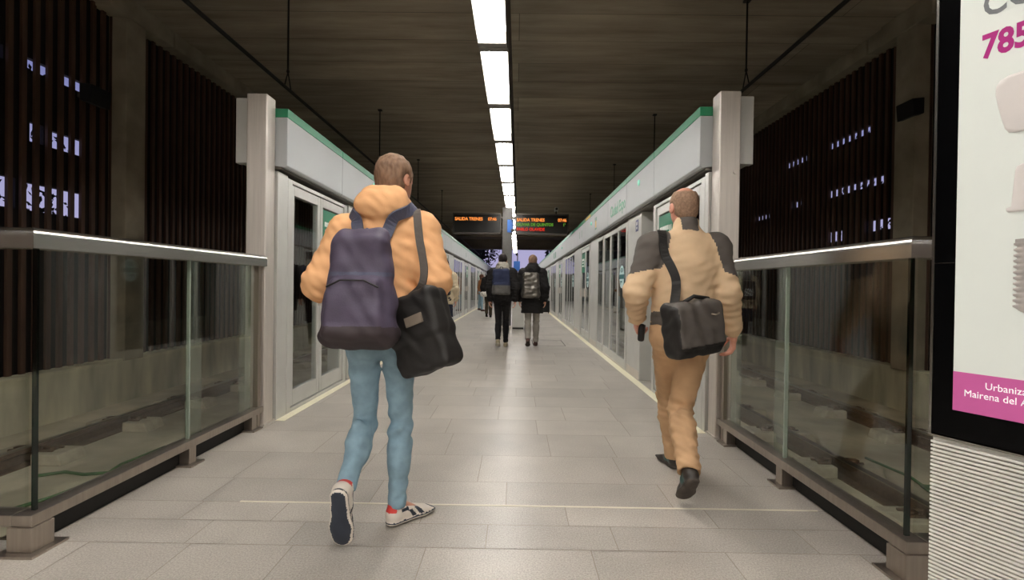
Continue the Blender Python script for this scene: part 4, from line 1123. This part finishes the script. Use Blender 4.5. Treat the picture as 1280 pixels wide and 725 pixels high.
for pts in ([top - r_ * .055, V(-.745, 2.36, 1.42), V(-.775, 2.44, 1.51), V(-.79, 2.54, 1.53), V(-.80, 2.66, 1.44), V(-.80, 2.72, 1.28)],
            [top + r_ * .055, V(-.60, 2.36, 1.43), V(-.555, 2.43, 1.52), V(-.53, 2.54, 1.56), V(-.53, 2.68, 1.47), V(-.54, 2.73, 1.28)]):
    mb = strap(SJ, pts, .012, .055, .012); build('shoulder_strap', mb, M['navystrap'], bp, BC)
mb = MB().tube([top - r_ * .03, top + u_ * .05 - r_ * .025, top + u_ * .06 + r_ * .0, top + u_ * .05 + r_ * .025, top + r_ * .03], .009, 8); build('grab_handle', mb, M['navystrap'], bp, BC, True)
mb = MB().tube([BC - f_ * .118 - u_ * .0 - r_ * .11, BC - f_ * .128 + u_ * .028 - r_ * .05, BC - f_ * .128 + u_ * .028 + r_ * .05, BC - f_ * .118 - u_ * .0 + r_ * .11], .004, 6); build('zip', mb, M['blackbag'], bp, BC)
# messenger bag on the right hip
f2, u2 = nrm((.50, .86, 0)), nrm((-.40, .05, 1)); r2 = nrm(np.cross(f2, u2)); u2 = np.cross(r2, f2)
MC = V(-.428, 2.37, .955)
S = Sdf(MC - .33, MC + .33, .006)
S.rbox(MC, (r2, f2, u2), (.150, .07, .180), .03, .01); S.rbox(MC - f2 * .035 + u2 * .075, (r2, f2, u2), (.157, .05, .112), .03, .012)
S.disp(folds(.004, 31, (.08, .17), axis=(.6, .2, 1)))
mbg = S.mesh('messenger_bag', M['blackbag'], None, MC); mbg.location = MC
tag(mbg, 'black messenger bag hanging at the right hip of the person in ochre', 'bag')
fr = lambda a, b, d: MC + r2 * a + u2 * b - f2 * d
build('badge', MB().obox(fr(.045, .055, .092), (r2, u2, f2), (.05, .022, .004)), M['taupe'], mbg, MC)
build('buckle_strap', MB().obox(fr(-.115, .10, .092), (nrm(r2 + u2 * .25), u2, f2), (.055, .018, .005)).obox(fr(-.12, .055, .092), (nrm(r2 + u2 * .25), u2, f2), (.05, .006, .004)), M['taupe'], mbg, MC)
mb = strap(SJ, [MC + u2 * .17 - r2 * .03, V(-.44, 2.35, 1.2), V(-.46, 2.39, 1.38), V(-.485, 2.48, 1.55), V(-.52, 2.62, 1.50), V(-.66, 2.74, 1.30), V(-.55, 2.72, 1.13)], .007, .038, .006)
build('shoulder_strap', mb, M['charcoal'], mbg, MC)

# ---------------- man in the beige and charcoal jacket
J = {k: V(*v) for k, v in dict(head=(1.010, 3.12, 1.672), neck=(1.016, 3.08, 1.520), chest=(1.003, 3.06, 1.31), pel=(.985, 3.03, .930), shL=(.805, 3.05, 1.425), shR=(1.195, 3.08, 1.425),
     elL=(.700, 2.98, 1.155), wrL=(.755, 3.19, .985), elR=(1.245, 3.02, 1.150), wrR=(1.318, 3.10, .915), hipL=(.905, 3.03, .875), hipR=(1.060, 3.03, .875),
     knR=(.985, 3.05, .455), anR=(.925, 2.70, .228), knL=(1.0, 3.34, .48), anL=(1.055, 3.37, .092)).items()}
J['hf'] = nrm((-.10, 1, -.08)); J['hu'] = V(0, .06, 1)
J['footL'] = (nrm((-.15, 1, 0)), V(0, 0, 1.)); J['footR'] = (nrm((.04, .75, -.66)), nrm((0, .66, .75)))
J['handL'] = (nrm((.12, .55, -.8)), nrm((.9, .2, .2)), nrm((-.1, .8, .55))); J['handR'] = (nrm((.02, .12, -1)), nrm((-.95, .2, .0)), nrm((.15, .95, .1)))
J['curlL'] = (.8, .8, .5); J['curlR'] = (.45, .6, .45)
LOC = (.985, 3.03, 0)
pr_ = body(J, 'person', .0055, M['skin2'], LOC)
mk_root(pr_, 'person with cropped hair in beige and charcoal jacket and khaki trousers walking away')
r, u, f, rs, fs = frame(J)
def mf_jk(C):
    x = (C - J['neck']) @ rs; z = (C - J['neck']) @ u; ax = np.abs(x + .0)
    m = np.zeros(len(C), int)
    # dark shoulders and upper sleeves, set off by a slanting seam
    m[(ax > .125 + .30 * np.maximum(0, -.05 - z) * 1.0) & (z > -.235 - .25 * (ax - .16)) ] = 1
    m[(z > -.005) & (ax < .05)] = 1
    lw = (C - J['pel']) @ u; m[(lw < .10) & (x < -.12) & (C[:, 0] > .80)] = 1
    return m
jk, SJ = jacket(J, .0075, [M['beige'], M['charcoal']], pr_, LOC, 41, puff=.012, hem=-.08, collar=.085, foldamp=.0045, sleeve=(.070, .062, .046), matfn=mf_jk, cuff=.03)
trousers(J, .0065, M['khaki'], pr_, LOC, 9, puff=.008, hemr=.056, foldamp=.004, low=.015)
def mf_dark(a, u_, x): return np.where(u_ < .02, 1, np.where((u_ > .03) & (u_ < .07) & (np.abs(x) > .02) & (a > .05) & (a < .12), 2, 0))
for q in 'LR': shoe(J, q, .005, [M['shoedark'], M['solegrey'], M['shoeteal']], pr_, LOC, mf_dark)
hair_cap(J, .0045, M['hairgrey'], pr_, LOC, thick=.0055, low=-.055, front=.035, amp=.0012, crown_bald=.052)
# shoulder bag
f2 = nrm((-.32, .95, 0)); u2 = nrm((-.14, 0, 1)); r2 = nrm(np.cross(f2, u2)); u2 = np.cross(r2, f2)
SC_ = V(.965, 2.80, .965)
S = Sdf(SC_ - .36, SC_ + .36, .006)
S.rbox(SC_, (r2, f2, u2), (.155, .075, .150), .035, .01); S.rbox(SC_ - f2 * .045 + u2 * .02, (r2, f2, u2), (.150, .05, .125), .03, .012)
S.disp(folds(.005, 77, (.08, .17), axis=(.7, .2, .8)))
def mf_sb(C): return np.where(((C - SC_) @ u2 < -.085) | ((C - SC_) @ r2 < -.138), 1, 0)
sb = S.mesh('shoulder_bag', [M['darkbag'], M['blackbag']], None, SC_, mf_sb); sb.location = SC_
tag(sb, 'dark grey shoulder bag on the back hip of the person in beige and charcoal', 'bag')
build('grab_handle', MB().tube([SC_ + u2 * .15 - r2 * .06 - f2 * .03, SC_ + u2 * .175 - r2 * .0 - f2 * .04, SC_ + u2 * .15 + r2 * .10 - f2 * .03], .011, 8), M['blackbag'], sb, SC_, True)
build('zip_pull', MB().tube([SC_ + u2 * .075 + r2 * .055 - f2 * .099, SC_ + u2 * .068 + r2 * .08 - f2 * .103, SC_ + u2 * .075 + r2 * .105 - f2 * .099], .005, 6), M['taupe'], sb, SC_, True)
mb = strap(SJ, [SC_ + u2 * .14 - r2 * .10, V(.90, 2.88, 1.22), V(.86, 2.90, 1.34), V(.845, 2.97, 1.48), V(.87, 3.08, 1.53), V(.93, 3.22, 1.40), V(1.1, 3.26, 1.15)], .008, .05, .007)
build('shoulder_strap', mb, M['blackbag'], sb, SC_)
# dark pouch in the left hand
HC = J['wrL'] + J['handL'][0] * .075 + J['handL'][1] * .035
S = Sdf(HC - .14, HC + .14, .005); ax3 = (nrm((.25, .95, -.1)), nrm((.9, -.3, .1)), nrm((.1, .1, 1)))
ax3 = (ax3[0], nrm(np.cross(ax3[2], ax3[0])), nrm(np.cross(ax3[0], np.cross(ax3[2], ax3[0]))))
S.rbox(HC - V(0, 0, .035), ax3, (.075, .02, .055), .015, .01)
pc = S.mesh('pouch', M['blackbag'], None, HC); pc.location = HC
tag(pc, 'small black pouch held in the left hand of the person in beige', 'pouch')
build('flap', MB().obox(HC - V(0, 0, .01) - ax3[1] * .02, (ax3[0], ax3[2], ax3[1]), (.066, .026, .003)), M['darkbag'], pc, HC)

# ---------------- walkers farther along the platform
def walk(x, y, hgt, front='R', st=1., rot=0., arms=.05, spread=.075):
    k = hgt / 1.78; F, B = (front, 'L' if front == 'R' else 'R'); sg = {'L': -1, 'R': 1}
    D = dict(pel=(0, 0, .95), chest=(0, .02, 1.33), neck=(0, .035, 1.505), head=(0, .06, 1.655), shL=(-.175, .02, 1.42), shR=(.175, .02, 1.42), hipL=(-.082, 0, .90), hipR=(.082, 0, .90))
    for q in 'LR':
        a = (-1 if q == F else 1) * arms
        D['el' + q] = (sg[q] * .235, -.03 + a * .5, 1.14); D['wr' + q] = (sg[q] * .245, .05 + a, .90)
    D['kn' + F] = (sg[F] * spread, .16 * st, .49); D['an' + F] = (sg[F] * spread, .22 * st, .092)
    D['kn' + B] = (sg[B] * spread, -.02 + .03 * st, .485); D['an' + B] = (sg[B] * spread, -.25 * st, .092 + .09 * st)
    c, s_ = math.cos(rot), math.sin(rot); R = np.array([[c, -s_, 0], [s_, c, 0], [0, 0, 1]])
    J = {q: R @ (np.array(v) * k) + V(x, y, 0) for q, v in D.items()}
    p = .62 * st
    J['foot' + F] = (R @ V(0, 1, 0), V(0, 0, 1)); J['foot' + B] = (R @ nrm((0, math.cos(p), -math.sin(p))), R @ nrm((0, math.sin(p), math.cos(p))))
    # rest the toe of the rear foot on the floor
    d, u = J['foot' + B]; toe = J['an' + B] + d * .19 - u * .09; J['an' + B] = J['an' + B] + V(0, 0, .018 - toe[2]) if st > .2 else J['an' + B]
    J['hf'] = R @ V(0, 1, 0); J['hu'] = V(0, 0, 1)
    for q in 'LR': J['hand' + q] = (R @ nrm((0, .15, -1)), R @ V(-sg[q], .1, 0), R @ V(0, 1, .15))
    return J, R
plain = lambda a, u_, x: np.where(u_ < .018, 1, 0)
cl = lambda n, c, **k: pm(n, c, .8, var=.12, scale=12, spec=.2, **k)

def bag_pack(C, R, half, mats, label, J, SJ, taper=-.1, matfn=None, name='backpack', lowpocket=True, res=.009):
    r_, f_, u_ = R @ V(1, 0, 0), R @ V(0, 1, 0), V(0, 0, 1); S = Sdf(C - .36, C + .36, res)
    S.rbox(C, (r_, f_, u_), half, .05, .01, taper=taper)
    if lowpocket: S.rbox(C - f_ * half[1] * .8 - u_ * half[2] * .5, (r_, f_, u_), (half[0] * .85, half[1] * .5, half[2] * .42), .03, .02)
    S.disp(folds(.005, int(abs(C[0]) * 100) + 3, (.08, .18)))
    o = S.mesh(name, mats, None, C, (lambda P: matfn((P - C) @ r_, (P - C) @ f_, (P - C) @ u_)) if matfn else None); o.location = C; tag(o, label, 'backpack')
    for s in (-1, 1):
        t0 = C + u_ * half[2] * .8 + f_ * half[1] * .7 + r_ * s * half[0] * .5; n = J['neck']
        mb = strap(SJ, [t0, n + r_ * s * .10 - f_ * .08 - u_ * .03, n + r_ * s * .115 + u_ * .0, n + r_ * s * .12 + f_ * .09 - u_ * .10, n + r_ * s * .12 + f_ * .12 - u_ * .28], .008, .05, .01, n=5)
        build('shoulder_strap', mb, mats[-1], o, C)
    build('grab_handle', MB().tube([C + u_ * half[2] * .95 - r_ * .03, C + u_ * (half[2] + .03) - r_ * .02, C + u_ * (half[2] + .03) + r_ * .02, C + u_ * half[2] * .95 + r_ * .03], .008, 6), mats[-1], o, C, True)
    return o

def hood_back(S, J):
    r, u, f, rs, fs = frame(J); c = J['neck']
    S.cap(c - f * .07 + u * .05 - r * .05, c - f * .07 + u * .05 + r * .05, .06, None, .03); S.ell(c - f * .09 - u * .02, (r, f, u), (.12, .07, .085), .04)
    for q in (-1, 1): S.cap(c + r * q * .085 + u * .03 - f * .02, c + r * q * .05 + u * .01 + f * .07, .042, .034, .03)
def hood_piece(J, h, mat, parent, loc, scale=1.):
    r, u, f, rs, fs = frame(J); S = Sdf(J['neck'] - .3, J['neck'] + .3, h); c = J['neck']
    S.cap(c - f * .075 + u * .05 - r * .05, c - f * .075 + u * .05 + r * .05, .062 * scale, None, .03); S.ell(c - f * .10 - u * .025, (r, f, u), (.13 * scale, .075, .085 * scale), .04)
    for q in (-1, 1): S.cap(c + r * q * .088 + u * .03 - f * .02, c + r * q * .05 + u * .01 + f * .08, .046 * scale, .036, .03)
    S.disp(folds(.006, 8, (.06, .12)))
    return S.mesh('hood', mat, parent, loc)

# A: black jacket, grey hood, navy and grey backpack
J, R = walk(-.255, 9.78, 1.80, 'R', .55, 0., .05, .07); LOC = (-.255, 9.78, 0)
pa = body(J, 'person', .009, M['skin'], LOC); mk_root(pa, 'person in black jacket with grey hood and dark beanie, walking with a navy backpack')
M['blk'] = cl('black_cloth', (30, 28, 28)); M['blk2'] = cl('black_trouser_cloth', (22, 20, 21)); M['greyhood'] = cl('light_grey_sweat_cloth', (150, 144, 134)); M['tan'] = pm('tan_sneaker', (150, 138, 114), .6); M['tansole'] = pm('pale_sole', (190, 182, 166), .6)
jk, SJ = jacket(J, .010, M['blk'], pa, LOC, 51, puff=.018, hem=-.06, collar=.04, foldamp=.006)
hood_piece(J, .009, M['greyhood'], pa, LOC, 1.0)
trousers(J, .009, M['blk2'], pa, LOC, 12, hemr=.05, foldamp=.004, puff=-.004, low=-.01)
for q in 'LR': shoe(J, q, .007, [M['tan'], M['tansole']], pa, LOC, plain)
hair_cap(J, .007, cl('dark_knit_beanie', (38, 32, 32)), pa, LOC, thick=.014, low=-.015, front=.035, name='beanie', amp=.001)
M['bpnavy'] = cl('navy_backpack_cloth', (42, 48, 72)); M['bpgrey'] = cl('grey_backpack_cloth', (92, 90, 88))
bag_pack(V(-.275, 9.60, 1.26), R, (.165, .085, .245), [M['bpnavy'], M['bpgrey'], M['blk2']], 'navy backpack with grey lower pocket worn by the person in the dark beanie', J, SJ, -.06, lambda x, y, z: np.where(z < -.065, 1, 0))
# B: long black coat, grey trousers, shiny backpack
J, R = walk(.325, 9.95, 1.80, 'R', .75, 0., .06, .08); LOC = (.325, 9.95, 0)
pb = body(J, 'person', .009, M['skin'], LOC); mk_root(pb, 'person in long black hooded coat, grey trousers and brown shoes walking away')
def mfc(P): return np.zeros(len(P))
jk, SJ = jacket(J, .010, M['blk'], pb, LOC, 61, puff=.026, hem=-.30, flare=.02, hood=hood_back, collar=.06, foldamp=.007, name='coat')
trousers(J, .009, cl('grey_trouser_cloth', (150, 144, 136)), pb, LOC, 14, hemr=.055, foldamp=.004, low=.0)
M['brownshoe'] = pm('brown_leather_shoe', (66, 34, 26), .4)
for q in 'LR': shoe(J, q, .007, [M['brownshoe'], M['solegrey']], pb, LOC, plain)
hair_cap(J, .007, M['hairbrown'], pb, LOC, thick=.012, low=-.06, front=.045)
M['shiny'] = pm('shiny_grey_bag_film', (92, 88, 82), .28, .55, var=.5, scale=9, bump=.4, bscale=14)
bag_pack(V(.285, 9.735, 1.20), R, (.165, .09, .245), [M['shiny'], M['blk2']], 'shiny dark silver backpack worn by the person in the long black coat', J, SJ, -.12)
# C: dark coat with white bundle
J, R = walk(-1.00, 19.0, 1.76, 'R', .45, 0., .03, .07); LOC = (-1.0, 19., 0)
pc_ = body(J, 'person', .012, M['skin'], LOC); mk_root(pc_, 'distant person in black coat and olive trousers walking with a white bundle')
jk, SJ = jacket(J, .013, M['blk'], pc_, LOC, 71, puff=.03, hem=-.06, hood=hood_back, collar=.08, foldamp=.006)
trousers(J, .012, cl('olive_trouser_cloth', (66, 58, 44)), pc_, LOC, 15, hemr=.06, foldamp=.004)
for q in 'LR': shoe(J, q, .009, [M['blk2'], M['blk2']], pc_, LOC, plain)
hair_cap(J, .009, cl('black_hair', (26, 22, 20)), pc_, LOC, thick=.014, low=-.06, front=.045)
S = Sdf(V(-1.35, 18.6, .7), V(-.7, 19.2, 1.15), .010); S.rbox(V(-1.04, 18.80, .87), (V(1, 0, 0), V(0, 1, 0), V(0, 0, 1)), (.25, .07, .085), .04); S.disp(folds(.012, 5, (.06, .14), axis=(1, 0, .4)))
wb = S.mesh('bundle', cl('white_cloth_bundle', (222, 218, 208)), None, (-1.0, 18.84, .9)); wb.location = (-1.0, 18.84, .9); tag(wb, 'white folded bundle carried behind by the distant person in a black coat', 'bundle')
# D: woman-like figure in brown coat beside the left doors, turned to the right
J, R = walk(-1.62, 23.6, 1.70, 'R', .25, -1.25, .02, .07); LOC = (-1.62, 23.6, 0)
J['elR'] += R @ V(0, .05, 0); J['wrR'] = J['pel'] + R @ V(.06, .2, .12); J['wrL'] = J['pel'] + R @ V(-.06, .2, .12); J['handR'] = (R @ V(-.8, .5, 0), R @ V(0, -1, 0), V(0, 0, 1)); J['handL'] = (R @ V(.8, .5, 0), R @ V(0, -1, 0), V(0, 0, 1))
pd = body(J, 'person', .012, M['skin'], LOC); mk_root(pd, 'distant person with long hair in tan coat and jeans standing by the left screen doors')
jacket(J, .013, cl('tan_coat_cloth', (150, 102, 66)), pd, LOC, 81, puff=.014, hem=-.12, collar=.05, foldamp=.006, name='coat')
trousers(J, .012, M['denim'], pd, LOC, 16, hemr=.055)
for q in 'LR': shoe(J, q, .009, [M['brownshoe'], M['solegrey']], pd, LOC, plain, boot=.03)
c = J['head']; S = Sdf(c - .42, c + .3, .010); fw = R @ V(0, 1, 0)
S.ell(c + V(0, 0, .03) - fw * .02, (R @ V(1, 0, 0), fw, V(0, 0, 1)), (.09, .108, .1), .02); S.cap(c - fw * .06, c - fw * .07 - V(0, 0, .26), .075, .06, .03, flat=(fw, .6)); S.ell(c + fw * .11 - V(0, 0, .06), (R @ V(1, 0, 0), fw, V(0, 0, 1)), (.085, .085, .11), .02, 's')
S.mesh('hair', cl('long_brown_hair', (74, 48, 36)), pd, LOC)
# E: beige coat, dark skirt, boots, black rucksack with white print
J, R = walk(-1.50, 10.75, 1.72, 'L', .4, .05, .04, .065); LOC = (-1.5, 10.75, 0)
pe = body(J, 'person', .010, M['skin'], LOC); mk_root(pe, 'person in beige coat and dark skirt walking beside the left screen doors, partly hidden')
def mfe(P): return np.zeros(len(P))
jk, SJ = jacket(J, .010, cl('cream_coat_cloth', (196, 180, 152)), pe, LOC, 91, puff=.016, hem=-.14, flare=.01, collar=.05, foldamp=.006, name='coat')
trousers(J, .010, cl('dark_legging_cloth', (40, 38, 42)), pe, LOC, 17, hemr=.05)
S = Sdf(J['pel'] - V(.35, .35, .55), J['pel'] + V(.35, .35, .2), .010); S.cap(J['pel'] - V(0, 0, .0), J['pel'] - V(0, 0, .36), .16, .19, .02, flat=(V(0, 1, 0), .8)); S.plane(J['pel'] - V(0, 0, .40), (0, 0, -1), .01); S.disp(folds(.006, 19, (.05, .09), axis=(1, 1, .1))); S.mesh('skirt', cl('dark_blue_skirt_cloth', (34, 38, 52)), pe, LOC)
for q in 'LR': shoe(J, q, .008, [M['blk2'], M['blk2']], pe, LOC, plain, boot=.08)
hair_cap(J, .008, cl('dark_brown_hair', (48, 34, 28)), pe, LOC, thick=.016, low=-.09, front=.045)
hood_piece(J, .009, cl('grey_knit_scarf', (128, 124, 120)), pe, LOC, .95).name = 'scarf'
bag_pack(V(-1.49, 10.555, 1.16), R, (.14, .09, .19), [M['blackbag'], M['white'], M['blackbag']], 'small black rucksack with white print worn by the person in the beige coat', J, SJ, -.05,
         lambda x, y, z: np.where((y < -.04) & (np.abs(x - .02) < .075) & (np.abs(z + .04) < .075) & (np.sin(x * 90) * np.sin(z * 80 + x * 40) > -.1), 1, 0))
# trolley case standing alone
t = Thing('trolley_case', (1.33, 22.6, 0), 'small black trolley case standing near the right screen doors far ahead', 'suitcase')
t.part('shell', MB().box((1.16, 22.5, .05), (1.50, 22.74, .56)), M['matblack'], bevel=.04)
for q in (1.2, 1.46): t.part('wheel', MB().tube([(q - .02, 22.62, .035), (q + .02, 22.62, .035)], .035, 12), M['black'])
t.part('pull_handle', MB().tube([(1.26, 22.7, .55), (1.26, 22.7, 1.02), (1.40, 22.7, 1.02), (1.40, 22.7, .55)], .012, 8), M['tray'])
scene.view_settings.exposure = EXPO if 'EXPO' in globals() else 0.
for m_ in (M['tube'],): m_.node_tree.nodes['Emission'].inputs['Strength'].default_value = 52.
